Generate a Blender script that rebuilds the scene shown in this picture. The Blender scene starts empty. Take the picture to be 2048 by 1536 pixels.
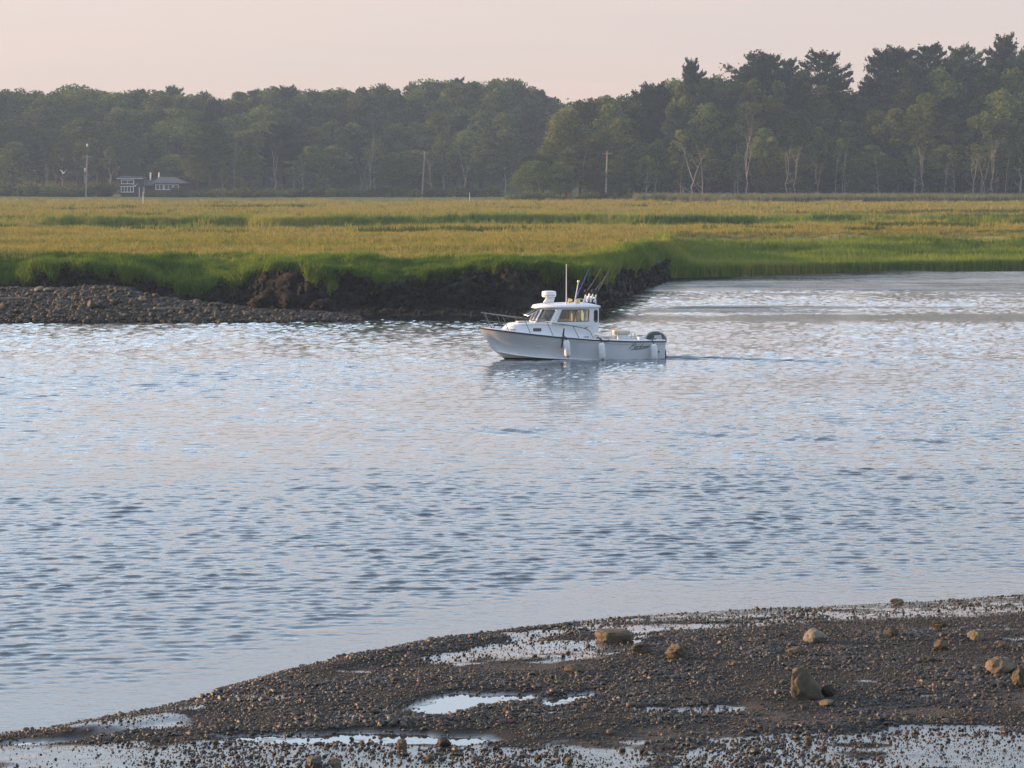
import bpy, bmesh, math, random
import numpy as np
from mathutils import Vector, Matrix

random.seed(7)
rng = np.random.default_rng(11)
sc = bpy.context.scene
COL = sc.collection
R = math.radians

# ------------------------------------------------------------------ camera
F_PX = 4900.0            # focal length for a 2048 px wide frame
CAM_H = 7.37
PITCH = math.atan(411.0 / F_PX)
cam_d = bpy.data.cameras.new('camera')
cam_d.sensor_width = 36.0
cam_d.lens = 36.0 * F_PX / 2048.0
cam_d.clip_start = 0.5
cam_d.clip_end = 5000
cam = bpy.data.objects.new('camera', cam_d)
COL.objects.link(cam)
cam.location = (0, 0, CAM_H)
cam.rotation_euler = (math.pi / 2 - PITCH, 0, 0)
sc.camera = cam

# ------------------------------------------------------------------ sky, sun, exposure
SUN_EL, SUN_AZ = R(9.5), R(282.0)        # azimuth clockwise from +Y: from the left, a little beyond the boat
world = bpy.data.worlds.new('World')
sc.world = world
world.use_nodes = True
nt = world.node_tree
for n in list(nt.nodes):
    nt.nodes.remove(n)
wout = nt.nodes.new('ShaderNodeOutputWorld')
bg = nt.nodes.new('ShaderNodeBackground')
bg.inputs[1].default_value = 0.15
sky = nt.nodes.new('ShaderNodeTexSky')
sky.sky_type = 'NISHITA'
sky.sun_disc = False
sky.sun_elevation = SUN_EL
sky.sun_rotation = SUN_AZ
sky.dust_density = 0.3
sky.air_density = 1.0
sky.ozone_density = 1.5
tc = nt.nodes.new('ShaderNodeTexCoord')
sep = nt.nodes.new('ShaderNodeSeparateXYZ')
nt.links.new(tc.outputs['Generated'], sep.inputs[0])
ramp = nt.nodes.new('ShaderNodeValToRGB')      # share of pale sunset haze by elevation
ramp.color_ramp.elements[0].position = 0.0
ramp.color_ramp.elements[0].color = (0.93,) * 3 + (1,)
ramp.color_ramp.elements[1].position = 0.40
ramp.color_ramp.elements[1].color = (0.12, 0.12, 0.12, 1)
e = ramp.color_ramp.elements.new(0.15); e.color = (0.80,) * 3 + (1,)
e = ramp.color_ramp.elements.new(0.225); e.color = (0.27,) * 3 + (1,)
nt.links.new(sep.outputs['Z'], ramp.inputs[0])
mp = nt.nodes.new('ShaderNodeMapping')
mp.inputs['Scale'].default_value = (2.2, 2.2, 26)
nt.links.new(tc.outputs['Generated'], mp.inputs[0])
cn = nt.nodes.new('ShaderNodeTexNoise')
cn.inputs['Scale'].default_value = 1.6
cn.inputs['Detail'].default_value = 5
nt.links.new(mp.outputs[0], cn.inputs[0])
cr = nt.nodes.new('ShaderNodeValToRGB')        # thin pink veils of cloud
cr.color_ramp.elements[0].position = 0.36
cr.color_ramp.elements[0].color = (1.38, 1.07, 1.06, 1)
cr.color_ramp.elements[1].position = 0.66
cr.color_ramp.elements[1].color = (1.58, 1.11, 1.05, 1)
nt.links.new(cn.outputs[0], cr.inputs[0])
mx = nt.nodes.new('ShaderNodeMixRGB')
nt.links.new(ramp.outputs[0], mx.inputs[0])
hs = nt.nodes.new('ShaderNodeHueSaturation')     # thin veil of cloud greys the blue
hs.inputs['Saturation'].default_value = 0.70
hs.inputs['Value'].default_value = 1.08
nt.links.new(sky.outputs[0], hs.inputs['Color'])
nt.links.new(hs.outputs[0], mx.inputs[1])
nt.links.new(cr.outputs[0], mx.inputs[2])
nt.links.new(mx.outputs[0], bg.inputs[0])
nt.links.new(bg.outputs[0], wout.inputs[0])

sun_d = bpy.data.lights.new('sun', 'SUN')
sun_d.energy = 3.0
sun_d.angle = R(0.6)
sun_d.color = (1.0, 0.57, 0.26)
sun = bpy.data.objects.new('sun', sun_d)
COL.objects.link(sun)
to_sun = Vector((math.sin(SUN_AZ) * math.cos(SUN_EL), math.cos(SUN_AZ) * math.cos(SUN_EL), math.sin(SUN_EL)))
sun.rotation_euler = to_sun.to_track_quat('Z', 'Y').to_euler()
sun.location = to_sun * 200

vs = sc.view_settings
vs.view_transform = 'Standard'
vs.look = 'None'
vs.exposure = 1.64
vs.gamma = 1.0
vs.use_curve_mapping = False
sc.render.engine = 'CYCLES'
cy = sc.cycles
cy.use_denoising = True
cy.max_bounces = 6
cy.diffuse_bounces = 2
cy.glossy_bounces = 3
cy.transmission_bounces = 4
cy.transparent_max_bounces = 12
cy.volume_bounces = 0
cy.caustics_reflective = False
cy.caustics_refractive = False

# ------------------------------------------------------------------ helpers
CT, ST = math.cos(PITCH), math.sin(PITCH)
def P(px, py, z=0.0):
    """photo pixel -> world point on the level plane at height z"""
    u = 768 - py
    d = (px - 1024.0, F_PX * CT + u * ST, -F_PX * ST + u * CT)
    k = (z - CAM_H) / d[2]
    return Vector((d[0] * k, d[1] * k, z))
def PD(px, py, D):
    """photo pixel -> world point at distance y = D"""
    u = 768 - py
    d = (px - 1024.0, F_PX * CT + u * ST, -F_PX * ST + u * CT)
    k = D / d[1]
    return Vector((d[0] * k, D, CAM_H + d[2] * k))
def sstep(a, b, x):
    t = np.clip((x - a) / (b - a), 0, 1)
    return t * t * (3 - 2 * t)

def _hash(ix, iy, seed):
    h = (ix.astype(np.int64) * 374761393 + iy.astype(np.int64) * 668265263 + seed * 1442695041) & 0xffffffff
    h = ((h ^ (h >> 13)) * 1274126177) & 0xffffffff
    h = (h ^ (h >> 16)) & 0xffff
    return h / 65535.0
def vnoise(x, y, seed=0):
    x = np.asarray(x, float); y = np.asarray(y, float)
    ix = np.floor(x); iy = np.floor(y)
    fx = x - ix; fy = y - iy
    fx = fx * fx * (3 - 2 * fx); fy = fy * fy * (3 - 2 * fy)
    a = _hash(ix, iy, seed); b = _hash(ix + 1, iy, seed)
    c = _hash(ix, iy + 1, seed); d = _hash(ix + 1, iy + 1, seed)
    return (a * (1 - fx) + b * fx) * (1 - fy) + (c * (1 - fx) + d * fx) * fy - 0.5
def fbm(x, y, seed=0, octs=4):
    s = 0; a = 1.0
    for o in range(octs):
        s = s + a * vnoise(x * 2 ** o, y * 2 ** o, seed + o * 17); a *= 0.5
    return s

def mesh_np(name, V, F, mat=None, smooth=False, attrs=None):
    V = np.asarray(V, np.float32); F = np.asarray(F, np.int32)
    me = bpy.data.meshes.new(name)
    me.vertices.add(len(V)); me.vertices.foreach_set('co', V.ravel())
    n, k = F.shape
    me.loops.add(n * k); me.loops.foreach_set('vertex_index', F.ravel())
    me.polygons.add(n); me.polygons.foreach_set('loop_start', np.arange(0, n * k, k, dtype=np.int32))
    me.polygons.foreach_set('use_smooth', np.full(n, smooth))
    me.update(calc_edges=True)
    for an, arr in (attrs or {}).items():
        at = me.attributes.new(an, 'FLOAT', 'POINT')
        at.data.foreach_set('value', np.asarray(arr, np.float32).ravel())
    if mat: me.materials.append(mat)
    return me
def grid_faces(nr, nc):
    i = np.arange(nr * nc).reshape(nr, nc)
    return np.stack([i[:-1, :-1], i[:-1, 1:], i[1:, 1:], i[1:, :-1]], -1).reshape(-1, 4)
def link(name, me, parent=None, loc=None):
    o = bpy.data.objects.new(name, me)
    COL.objects.link(o)
    if parent is not None: o.parent = parent
    if loc is not None: o.location = loc
    return o
def tag(o, label=None, cat=None, group=None, kind=None):
    if label: o['label'] = label
    if cat: o['category'] = cat
    if group: o['group'] = group
    if kind: o['kind'] = kind
    return o
def empty(name, loc=(0, 0, 0), rz=0.0):
    o = bpy.data.objects.new(name, None)
    o.empty_display_size = 0.3
    COL.objects.link(o); o.location = loc; o.rotation_euler = (0, 0, rz)
    return o

class MB:
    """collects simple shapes for one mesh"""
    def __init__(s): s.v = []; s.f = []
    def add(s, v, f):
        b = len(s.v); s.v += [tuple(p) for p in v]; s.f += [tuple(i + b for i in q) for q in f]; return s
    def box(s, c, d, rot=None):
        hx, hy, hz = d[0] / 2, d[1] / 2, d[2] / 2
        pts = [Vector((x, y, z)) for x in (-hx, hx) for y in (-hy, hy) for z in (-hz, hz)]
        if rot is not None: pts = [rot @ p for p in pts]
        c = Vector(c)
        return s.add([p + c for p in pts], [(0, 1, 3, 2), (4, 6, 7, 5), (0, 4, 5, 1), (2, 3, 7, 6), (0, 2, 6, 4), (1, 5, 7, 3)])
    def tube(s, path, rad, n=8, cap=True):
        path = [Vector(p) for p in path]
        if not hasattr(rad, '__len__'): rad = [rad] * len(path)
        vs_, fs = [], []
        up = None
        for i, p in enumerate(path):
            t = (path[min(i + 1, len(path) - 1)] - path[max(i - 1, 0)])
            if t.length < 1e-9: t = Vector((0, 0, 1))
            t.normalize()
            if up is None:
                up = Vector((0, 0, 1)) if abs(t.z) < 0.9 else Vector((1, 0, 0))
            a = t.cross(up); a.normalize(); b = a.cross(t); up = b
            for k in range(n):
                w = 2 * math.pi * k / n
                vs_.append(p + (a * math.cos(w) + b * math.sin(w)) * rad[i])
        for i in range(len(path) - 1):
            for k in range(n):
                k2 = (k + 1) % n
                fs.append((i * n + k, i * n + k2, (i + 1) * n + k2, (i + 1) * n + k))
        if cap:
            fs.append(tuple(range(n - 1, -1, -1)))
            fs.append(tuple((len(path) - 1) * n + k for k in range(n)))
        return s.add(vs_, fs)
    def lathe(s, prof, c=(0, 0, 0), n=16, axis=None):
        rot = Vector((0, 0, 1)).rotation_difference(Vector(axis)) if axis is not None else None
        vs_, fs = [], []
        for r, z in prof:
            for k in range(n):
                w = 2 * math.pi * k / n
                p = Vector((r * math.cos(w), r * math.sin(w), z))
                if rot: p = rot @ p
                vs_.append(p + Vector(c))
        for i in range(len(prof) - 1):
            for k in range(n):
                k2 = (k + 1) % n
                fs.append((i * n + k, i * n + k2, (i + 1) * n + k2, (i + 1) * n + k))
        fs.append(tuple(range(n - 1, -1, -1)))
        fs.append(tuple((len(prof) - 1) * n + k for k in range(n)))
        return s.add(vs_, fs)
    def prism(s, poly, off):
        n = len(poly); off = Vector(off)
        a = [Vector(p) for p in poly]; b = [p + off for p in a]
        fs = [tuple(range(n - 1, -1, -1)), tuple(range(n, 2 * n))]
        fs += [(i, (i + 1) % n, n + (i + 1) % n, n + i) for i in range(n)]
        return s.add(a + b, fs)
    def mesh(s, name, mat, smooth=False, bevel=0.0):
        me = bpy.data.meshes.new(name)
        me.from_pydata(s.v, [], s.f)
        bm = bmesh.new(); bm.from_mesh(me)
        bmesh.ops.recalc_face_normals(bm, faces=bm.faces)
        if bevel:
            ed = [e_ for e_ in bm.edges if len(e_.link_faces) == 2 and e_.calc_face_angle(0) > 0.5]
            bmesh.ops.bevel(bm, geom=ed, offset=bevel, segments=2, profile=0.5, affect='EDGES')
        bm.to_mesh(me); bm.free()
        if smooth:
            me.polygons.foreach_set('use_smooth', np.full(len(me.polygons), True))
            me.set_sharp_from_angle(angle=R(42))
        me.materials.append(mat)
        return me
    def build(s, name, mat, parent=None, smooth=False, bevel=0.0):
        return link(name, s.mesh(name, mat, smooth, bevel), parent)

# ------------------------------------------------------------------ materials
class NT:
    def __init__(s, name):
        s.m = bpy.data.materials.new(name); s.m.use_nodes = True
        s.t = s.m.node_tree; s.t.nodes.clear()
        s.out = s.n('ShaderNodeOutputMaterial')
    def n(s, kind, **kw):
        nd = s.t.nodes.new(kind)
        for k, v in kw.items():
            if k in nd.inputs.keys() if isinstance(k, str) else False: nd.inputs[k].default_value = v
            else: setattr(nd, k, v)
        return nd
    def l(s, a, b): s.t.links.new(a, b)
    def noise(s, scale, detail=4, rough=0.55, vec=None, mscale=None):
        nd = s.n('ShaderNodeTexNoise'); nd.inputs['Scale'].default_value = scale
        nd.inputs['Detail'].default_value = detail; nd.inputs['Roughness'].default_value = rough
        if vec is not None:
            if mscale is not None:
                m_ = s.n('ShaderNodeMapping'); m_.inputs['Scale'].default_value = mscale
                s.l(vec, m_.inputs[0]); vec = m_.outputs[0]
            s.l(vec, nd.inputs['Vector'])
        return nd.outputs['Fac'] if 'Fac' in nd.outputs.keys() else nd.outputs[0]
    def ramp(s, fac, stops):
        r = s.n('ShaderNodeValToRGB'); el = r.color_ramp.elements
        while len(el) < len(stops): el.new(0.5)
        for i, (p, c) in enumerate(stops):
            el[i].position = p
            el[i].color = tuple(c) + (1,) if hasattr(c, '__len__') else (c, c, c, 1)
        s.l(fac, r.inputs[0]); return r.outputs[0]
    def mix(s, fac, a, b):
        m_ = s.n('ShaderNodeMixRGB')
        for i, x in enumerate((fac, a, b)):
            if hasattr(x, 'is_linked'): s.l(x, m_.inputs[i])
            elif hasattr(x, '__len__'): m_.inputs[i].default_value = tuple(x) + (1,)
            else: m_.inputs[i].default_value = x if i == 0 else (x, x, x, 1)
        return m_.outputs[0]
    def math(s, op, a, b=0.0, clamp=False):
        m_ = s.n('ShaderNodeMath'); m_.operation = op; m_.use_clamp = clamp
        for i, x in enumerate((a, b)):
            if hasattr(x, 'is_linked'): s.l(x, m_.inputs[i])
            else: m_.inputs[i].default_value = x
        return m_.outputs[0]
    def bump(s, h, strength=0.3, dist=0.02):
        b = s.n('ShaderNodeBump'); b.inputs['Strength'].default_value = strength
        b.inputs['Distance'].default_value = dist; s.l(h, b.inputs['Height']); return b.outputs[0]
    def attr(s, name):
        a = s.n('ShaderNodeAttribute'); a.attribute_name = name; return a.outputs['Fac']
    def pos(s): return s.n('ShaderNodeNewGeometry').outputs['Position']
    def island(s): return s.n('ShaderNodeNewGeometry').outputs['Random Per Island']
    def objrand(s): return s.n('ShaderNodeObjectInfo').outputs['Random']
    def obj(s): return s.n('ShaderNodeTexCoord').outputs['Object']
    def bsdf(s, color, rough=0.6, metal=0.0, spec=0.5, normal=None, **kw):
        b = s.n('ShaderNodeBsdfPrincipled')
        for k, x in (('Base Color', color), ('Roughness', rough), ('Metallic', metal), ('Specular IOR Level', spec)):
            if hasattr(x, 'is_linked'): s.l(x, b.inputs[k])
            elif hasattr(x, '__len__'): b.inputs[k].default_value = tuple(x) + (1,)
            else: b.inputs[k].default_value = x
        for k, x in kw.items(): b.inputs[k].default_value = x
        if normal is not None: s.l(normal, b.inputs['Normal'])
        s.l(b.outputs[0], s.out.inputs['Surface']); return b

def plain(name, color, rough=0.5, metal=0.0, var=0.06, scale=6.0, coat=0.0, spec=0.5):
    t = NT(name)
    f = t.noise(scale, 5, 0.6, t.obj())
    c = t.ramp(f, [(0.3, [max(0, x * (1 - var * 2)) for x in color]), (0.7, [min(1, x * (1 + var)) for x in color])])
    r = t.ramp(t.noise(scale * 2.3, 3, 0.5, t.obj()), [(0.3, rough * 0.8), (0.7, min(1, rough * 1.25))])
    b = t.bsdf(c, r, metal, spec)
    if coat: b.inputs['Coat Weight'].default_value = coat; b.inputs['Coat Roughness'].default_value = 0.1
    return t.m

# water: dark river body under a mirror that strengthens with the viewing angle
def water_mat(name, bump=True, body=(0.028, 0.04, 0.052), base=0.06, gain=1.4):
    t = NT(name)
    nrm = None
    if bump:
        h = t.math('ADD', t.noise(7.0, 2, 0.5, t.pos(), (0.6, 1.0, 1.0)), t.math('MULTIPLY', t.noise(19.0, 2, 0.5, t.pos(), (0.6, 1, 1)), 0.35))
        nrm = t.bump(h, 0.42, 0.022)
    fr = t.n('ShaderNodeFresnel'); fr.inputs['IOR'].default_value = 1.34
    g = t.n('ShaderNodeBsdfGlossy'); g.inputs['Roughness'].default_value = 0.045
    g.inputs['Color'].default_value = (0.95, 0.975, 1.0, 1)
    d = t.n('ShaderNodeBsdfDiffuse'); d.inputs['Color'].default_value = tuple(body) + (1,)
    if nrm is not None:
        for x in (fr, g): t.l(nrm, x.inputs['Normal'])
    fac = t.math('ADD', t.math('MULTIPLY', fr.outputs[0], gain), base, clamp=True)
    m_ = t.n('ShaderNodeMixShader')
    t.l(fac, m_.inputs[0]); t.l(d.outputs[0], m_.inputs[1]); t.l(g.outputs[0], m_.inputs[2])
    t.l(m_.outputs[0], t.out.inputs['Surface'])
    return t.m
M = {}
M['water'] = water_mat('river water')
M['puddle'] = water_mat('puddle water', bump=False, body=(0.05, 0.045, 0.04), base=0.15, gain=1.5)

def leaf_mat(name, c0, c1, c2, trans=0.3):
    t = NT(name)
    isl = t.island()
    cl = t.noise(0.45, 2, 0.5, t.obj())
    c = t.ramp(t.math('ADD', t.math('MULTIPLY', isl, 0.5), t.math('MULTIPLY', t.math('SUBTRACT', cl, 0.25), 1.0)), [(0.1, c0), (0.5, c1), (0.95, c2)])
    hue = t.n('ShaderNodeHueSaturation')
    o = t.objrand()
    t.l(t.math('ADD', t.math('MULTIPLY', t.math('FRACT', t.math('MULTIPLY', o, 7.31)), 0.045), 0.492), hue.inputs['Hue'])
    t.l(t.math('ADD', t.math('MULTIPLY', o, 1.15), 0.45), hue.inputs['Value'])
    t.l(c, hue.inputs['Color'])
    d = t.n('ShaderNodeBsdfDiffuse'); tr = t.n('ShaderNodeBsdfTranslucent')
    t.l(hue.outputs[0], d.inputs[0]); t.l(hue.outputs[0], tr.inputs[0])
    m_ = t.n('ShaderNodeMixShader'); m_.inputs[0].default_value = trans
    t.l(d.outputs[0], m_.inputs[1]); t.l(tr.outputs[0], m_.inputs[2])
    t.l(m_.outputs[0], t.out.inputs['Surface'])
    return t.m
M['leaf'] = leaf_mat('broadleaf foliage', (0.028, 0.046, 0.012), (0.09, 0.112, 0.027), (0.21, 0.20, 0.055))
M['needle'] = leaf_mat('pine needles', (0.016, 0.034, 0.017), (0.042, 0.066, 0.029), (0.10, 0.115, 0.045), 0.15)
M['shrub'] = leaf_mat('shrub leaves', (0.045, 0.06, 0.024), (0.075, 0.088, 0.036), (0.12, 0.11, 0.05))
M['reed'] = leaf_mat('reed blades', (0.10, 0.12, 0.06), (0.15, 0.16, 0.085), (0.2, 0.185, 0.11))

def grass_mat(name, stops, trans=0.35, s0=0.05):
    t = NT(name)
    p = t.pos()
    a = t.noise(s0, 4, 0.6, p, (0.22, 1.0, 0.0))
    a = t.math('ADD', t.math('MULTIPLY', t.math('SUBTRACT', a, 0.5), 1.9), 0.5)
    a = t.math('ADD', t.math('MULTIPLY', a, 0.75), t.math('MULTIPLY', t.noise(s0 * 9, 3, 0.6, p, (0.3, 1.0, 0.0)), 0.38))
    b = t.math('ADD', t.math('MULTIPLY', t.island(), 0.4), t.math('MULTIPLY', t.objrand(), 0.7))
    f = t.math('ADD', t.math('MULTIPLY', a, 0.95), t.math('MULTIPLY', b, 0.36))
    f = t.math('SUBTRACT', f, 0.09)
    f = t.math('SUBTRACT', f, 0.14)
    c = t.ramp(f, stops)
    d = t.n('ShaderNodeBsdfDiffuse'); tr = t.n('ShaderNodeBsdfTranslucent')
    t.l(c, d.inputs[0]); t.l(c, tr.inputs[0])
    m_ = t.n('ShaderNodeMixShader'); m_.inputs[0].default_value = trans
    t.l(d.outputs[0], m_.inputs[1]); t.l(tr.outputs[0], m_.inputs[2])
    t.l(m_.outputs[0], t.out.inputs['Surface'])
    return t.m
GOLD = [(0.10, (0.13, 0.18, 0.04)), (0.28, (0.22, 0.235, 0.055)), (0.40, (0.37, 0.29, 0.085)), (0.50, (0.22, 0.23, 0.05)), (0.62, (0.39, 0.30, 0.115)), (0.72, (0.18, 0.21, 0.045)), (0.90, (0.28, 0.265, 0.06))]
GREEN = [(0.2, (0.045, 0.09, 0.02)), (0.4, (0.12, 0.195, 0.035)), (0.6, (0.21, 0.275, 0.048)), (0.8, (0.33, 0.33, 0.07))]
M['gold'] = grass_mat('golden salt hay', GOLD)
M['sedge'] = grass_mat('dark sedge', [(0.2, (0.03, 0.055, 0.015)), (0.5, (0.065, 0.10, 0.025)), (0.8, (0.13, 0.15, 0.035))])
M['green'] = grass_mat('green cordgrass', GREEN, s0=0.12)

def marsh_mat():
    t = NT('marsh ground')
    p = t.pos()
    a = t.noise(0.05, 4, 0.6, p, (0.22, 1.0, 0.0))
    a = t.math('ADD', t.math('MULTIPLY', t.math('SUBTRACT', a, 0.5), 1.9), 0.5)
    b = t.noise(0.9, 3, 0.6, p, (0.25, 1.0, 0.0))
    f = t.math('SUBTRACT', t.math('ADD', t.math('MULTIPLY', a, 0.95), t.math('MULTIPLY', b, 0.32)), 0.14)
    gold = t.ramp(f, GOLD)
    green = t.ramp(t.noise(0.5, 4, 0.6, p), [(0.3, (0.03, 0.055, 0.013)), (0.7, (0.07, 0.11, 0.025))])
    c = t.mix(t.attr('green'), gold, green)
    mudn = t.noise(2.2, 6, 0.65, p, (1, 1, 2.2))
    mud = t.ramp(mudn, [(0.3, (0.005, 0.0042, 0.0035)), (0.55, (0.011, 0.009, 0.007)), (0.75, (0.026, 0.02, 0.015))])
    c = t.mix(t.attr('mud'), c, mud)
    rough = t.mix(t.attr('mud'), 1.0, t.ramp(mudn, [(0.4, 0.9), (0.7, 0.55)]))
    h = t.math('ADD', mudn, t.noise(9, 3, 0.6, p))
    t.bsdf(c, rough, 0, 0.25, t.bump(h, 0.8, 0.10))
    return t.m
M['marsh'] = marsh_mat()

def mudflat_mat():
    t = NT('wet tidal mud')
    p = t.pos()
    a = t.noise(0.16, 6, 0.62, p, (0.45, 1.4, 0))
    fine = t.noise(1.6, 5, 0.6, p, (0.5, 1.3, 0))
    c = t.ramp(a, [(0.35, (0.05, 0.045, 0.038)), (0.6, (0.085, 0.075, 0.06)), (0.75, (0.12, 0.10, 0.075))])
    al = t.ramp(t.noise(0.5, 5, 0.7, p, (0.3, 1, 0)), [(0.62, 0.0), (0.72, 1.0)])
    c = t.mix(al, c, (0.045, 0.055, 0.02))
    r = t.ramp(t.math('ADD', t.math('MULTIPLY', a, 0.7), t.math('MULTIPLY', fine, 0.3)), [(0.4, 0.12), (0.5, 0.22), (0.57, 0.6), (0.7, 0.8)])
    t.bsdf(c, r, 0, 0.7, t.bump(t.math('ADD', fine, t.noise(6, 3, 0.6, p, (0.6, 1.2, 0))), 0.35, 0.03))
    return t.m
M['mudflat'] = mudflat_mat()

def beach_mat():
    t = NT('wet gravelly mud')
    p = t.pos()
    wet = t.attr('wet'); sand = t.attr('sand')
    n1 = t.noise(0.9, 6, 0.65, p, (0.6, 1.2, 1)); n2 = t.noise(34, 4, 0.7, p); n3 = t.noise(6, 5, 0.65, p, (0.6, 1.2, 1))
    dark = t.ramp(t.math('ADD', t.math('MULTIPLY', n1, 0.5), t.math('MULTIPLY', n2, 0.5)), [(0.3, (0.008, 0.007, 0.006)), (0.5, (0.021, 0.018, 0.014)), (0.7, (0.052, 0.042, 0.030))])
    sandc = t.ramp(t.math('ADD', t.math('MULTIPLY', n3, 0.6), t.math('MULTIPLY', n2, 0.4)), [(0.3, (0.04, 0.034, 0.03)), (0.7, (0.10, 0.08, 0.064))])
    c = t.mix(sand, dark, sandc)
    w2 = t.math('ADD', wet, t.math('MULTIPLY', t.math('SUBTRACT', n3, 0.5), 0.55))
    r = t.ramp(w2, [(0.2, 0.85), (0.45, 0.36), (0.7, 0.2), (0.95, 0.08)])
    b = t.bsdf(c, r, 0, t.ramp(w2, [(0.3, 0.3), (0.7, 1.0)]), t.bump(t.math('ADD', n2, t.math('MULTIPLY', n3, 1.0)), 0.5, 0.012))
    t.l(t.ramp(w2, [(0.45, 0.0), (0.95, 1.0)]), b.inputs['Coat Weight']); b.inputs['Coat Roughness'].default_value = 0.08; b.inputs['Coat IOR'].default_value = 1.6
    return t.m
M['beach'] = beach_mat()

def stone_mat(name, stops, scale=3.0, rough=0.7, bump=0.6, spec=0.4, patchy=0.0):
    t = NT(name)
    o = t.obj()
    n1 = t.noise(scale, 6, 0.65, o); n2 = t.noise(scale * 6, 4, 0.6, o)
    f = t.math('ADD', t.math('MULTIPLY', n1, 0.65), t.math('MULTIPLY', n2, 0.35))
    f = t.math('ADD', f, t.math('MULTIPLY', t.math('SUBTRACT', t.objrand(), 0.5), 0.3))
    if patchy: f = t.math('ADD', f, t.math('MULTIPLY', t.math('SUBTRACT', t.noise(0.7, 4, 0.6, t.pos()), 0.5), patchy))
    t.bsdf(t.ramp(f, stops), t.ramp(n2, [(0.3, rough * 0.7), (0.7, min(1, rough * 1.2))]), 0, spec, t.bump(t.math('ADD', n1, n2), bump, 0.03))
    return t.m
M['rock'] = stone_mat('weathered boulder', [(0.3, (0.035, 0.03, 0.021)), (0.5, (0.095, 0.074, 0.048)), (0.7, (0.19, 0.145, 0.092))], 5)
M['rock_dark'] = stone_mat('dark weedy rock', [(0.3, (0.018, 0.016, 0.012)), (0.5, (0.05, 0.04, 0.028)), (0.72, (0.14, 0.10, 0.06))], 7)
M['rock_grey'] = stone_mat('grey boulder', [(0.3, (0.06, 0.058, 0.052)), (0.5, (0.125, 0.118, 0.104)), (0.7, (0.21, 0.195, 0.165))], 5)
M['pebble'] = stone_mat('wet dark pebble', [(0.25, (0.014, 0.0135, 0.013)), (0.45, (0.034, 0.031, 0.027)), (0.58, (0.055, 0.044, 0.033)), (0.70, (0.08, 0.054, 0.033)), (0.88, (0.13, 0.105, 0.08))], 2, 0.5, 0.2, 0.5, 0.45)
M['spit'] = stone_mat('spit stone', [(0.3, (0.013, 0.012, 0.009)), (0.5, (0.032, 0.028, 0.02)), (0.7, (0.08, 0.066, 0.046))], 4)
M['peat'] = stone_mat('black peat', [(0.3, (0.004, 0.0035, 0.003)), (0.6, (0.009, 0.0075, 0.006)), (0.8, (0.02, 0.015, 0.011))], 3, 0.85, 1.0, 0.2)

def wood_mat(name, c0, c1):
    t = NT(name)
    o = t.obj()
    n1 = t.noise(3, 5, 0.65, o, (4, 4, 0.6))
    t.bsdf(t.ramp(n1, [(0.3, c0), (0.7, c1)]), 0.9, 0, 0.2, t.bump(n1, 0.5, 0.02))
    return t.m
M['bark'] = wood_mat('dark bark', (0.035, 0.028, 0.022), (0.085, 0.07, 0.056))
M['pale_bark'] = wood_mat('pale bleached bark', (0.16, 0.15, 0.135), (0.36, 0.33, 0.30))
M['driftwood'] = wood_mat('grey driftwood', (0.12, 0.10, 0.08), (0.28, 0.24, 0.19))
M['pole'] = wood_mat('weathered pole wood', (0.2, 0.18, 0.16), (0.36, 0.33, 0.29))

M['gel'] = plain('white gelcoat', (0.80, 0.845, 0.885), 0.3, 0, 0.02, 2.0, 0.3)
M['hullw'] = plain('white hull gelcoat', (0.71, 0.77, 0.825), 0.32, 0, 0.025, 1.3, 0.3)
M['nonskid'] = plain('off-white deck', (0.62, 0.61, 0.57), 0.7, 0, 0.06, 9)
M['black'] = plain('black rubber', (0.015, 0.015, 0.017), 0.5)
M['boot'] = plain('black bottom paint', (0.012, 0.013, 0.016), 0.6)
def bottom_mat():
    t = NT('hull bottom with painted waterline')
    sp = t.n('ShaderNodeSeparateXYZ'); t.l(t.obj(), sp.inputs[0])
    f = t.ramp(sp.outputs['Z'], [(0.055, 0.0), (0.06, 1.0)])
    t.bsdf(t.mix(f, (0.012, 0.013, 0.016), (0.70, 0.70, 0.68)), 0.4)
    return t.m
M['bottom'] = bottom_mat()
M['rail'] = plain('dark rub rail', (0.03, 0.034, 0.042), 0.45)
M['chrome'] = plain('polished stainless', (0.62, 0.62, 0.62), 0.16, 1.0, 0.03)
M['darksteel'] = plain('tarnished rail steel', (0.16, 0.165, 0.18), 0.25, 1.0, 0.05)
M['brass'] = plain('brass fitting', (0.9, 0.66, 0.28), 0.32, 1.0, 0.03)
M['cushion'] = plain('cream vinyl', (0.72, 0.62, 0.47), 0.55, 0, 0.04)
M['cowl'] = plain('dark outboard cowl', (0.02, 0.022, 0.028), 0.3, 0, 0.05, 4, 0.4)
M['cowl_panel'] = plain('pale grey cowl panel', (0.5, 0.5, 0.5), 0.4)
M['vinyl'] = plain('white fender vinyl', (0.77, 0.80, 0.83), 0.4)
M['rope'] = plain('dark rope', (0.025, 0.027, 0.035), 0.9)
M['bluerod'] = plain('blue rod blank', (0.04, 0.10, 0.55), 0.3)
M['rod'] = plain('graphite rod blank', (0.16, 0.14, 0.12), 0.3)
M['lettering'] = plain('dark lettering', (0.10, 0.115, 0.13), 0.5)
M['red'] = plain('dark red plastic', (0.16, 0.02, 0.02), 0.5)
M['house'] = plain('dark stained siding', (0.035, 0.038, 0.042), 0.8, 0, 0.15, 3)
M['roofing'] = plain('grey roof shingle', (0.13, 0.135, 0.15), 0.85, 0, 0.12, 5)
M['trim'] = plain('white window trim', (0.75, 0.75, 0.74), 0.6)
M['white'] = plain('white feathers and paint', (0.8, 0.8, 0.79), 0.7)
M['hglass'] = plain('house glass', (0.06, 0.07, 0.08), 0.12, 0, 0.1, 2, 0, 0.8)
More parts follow.
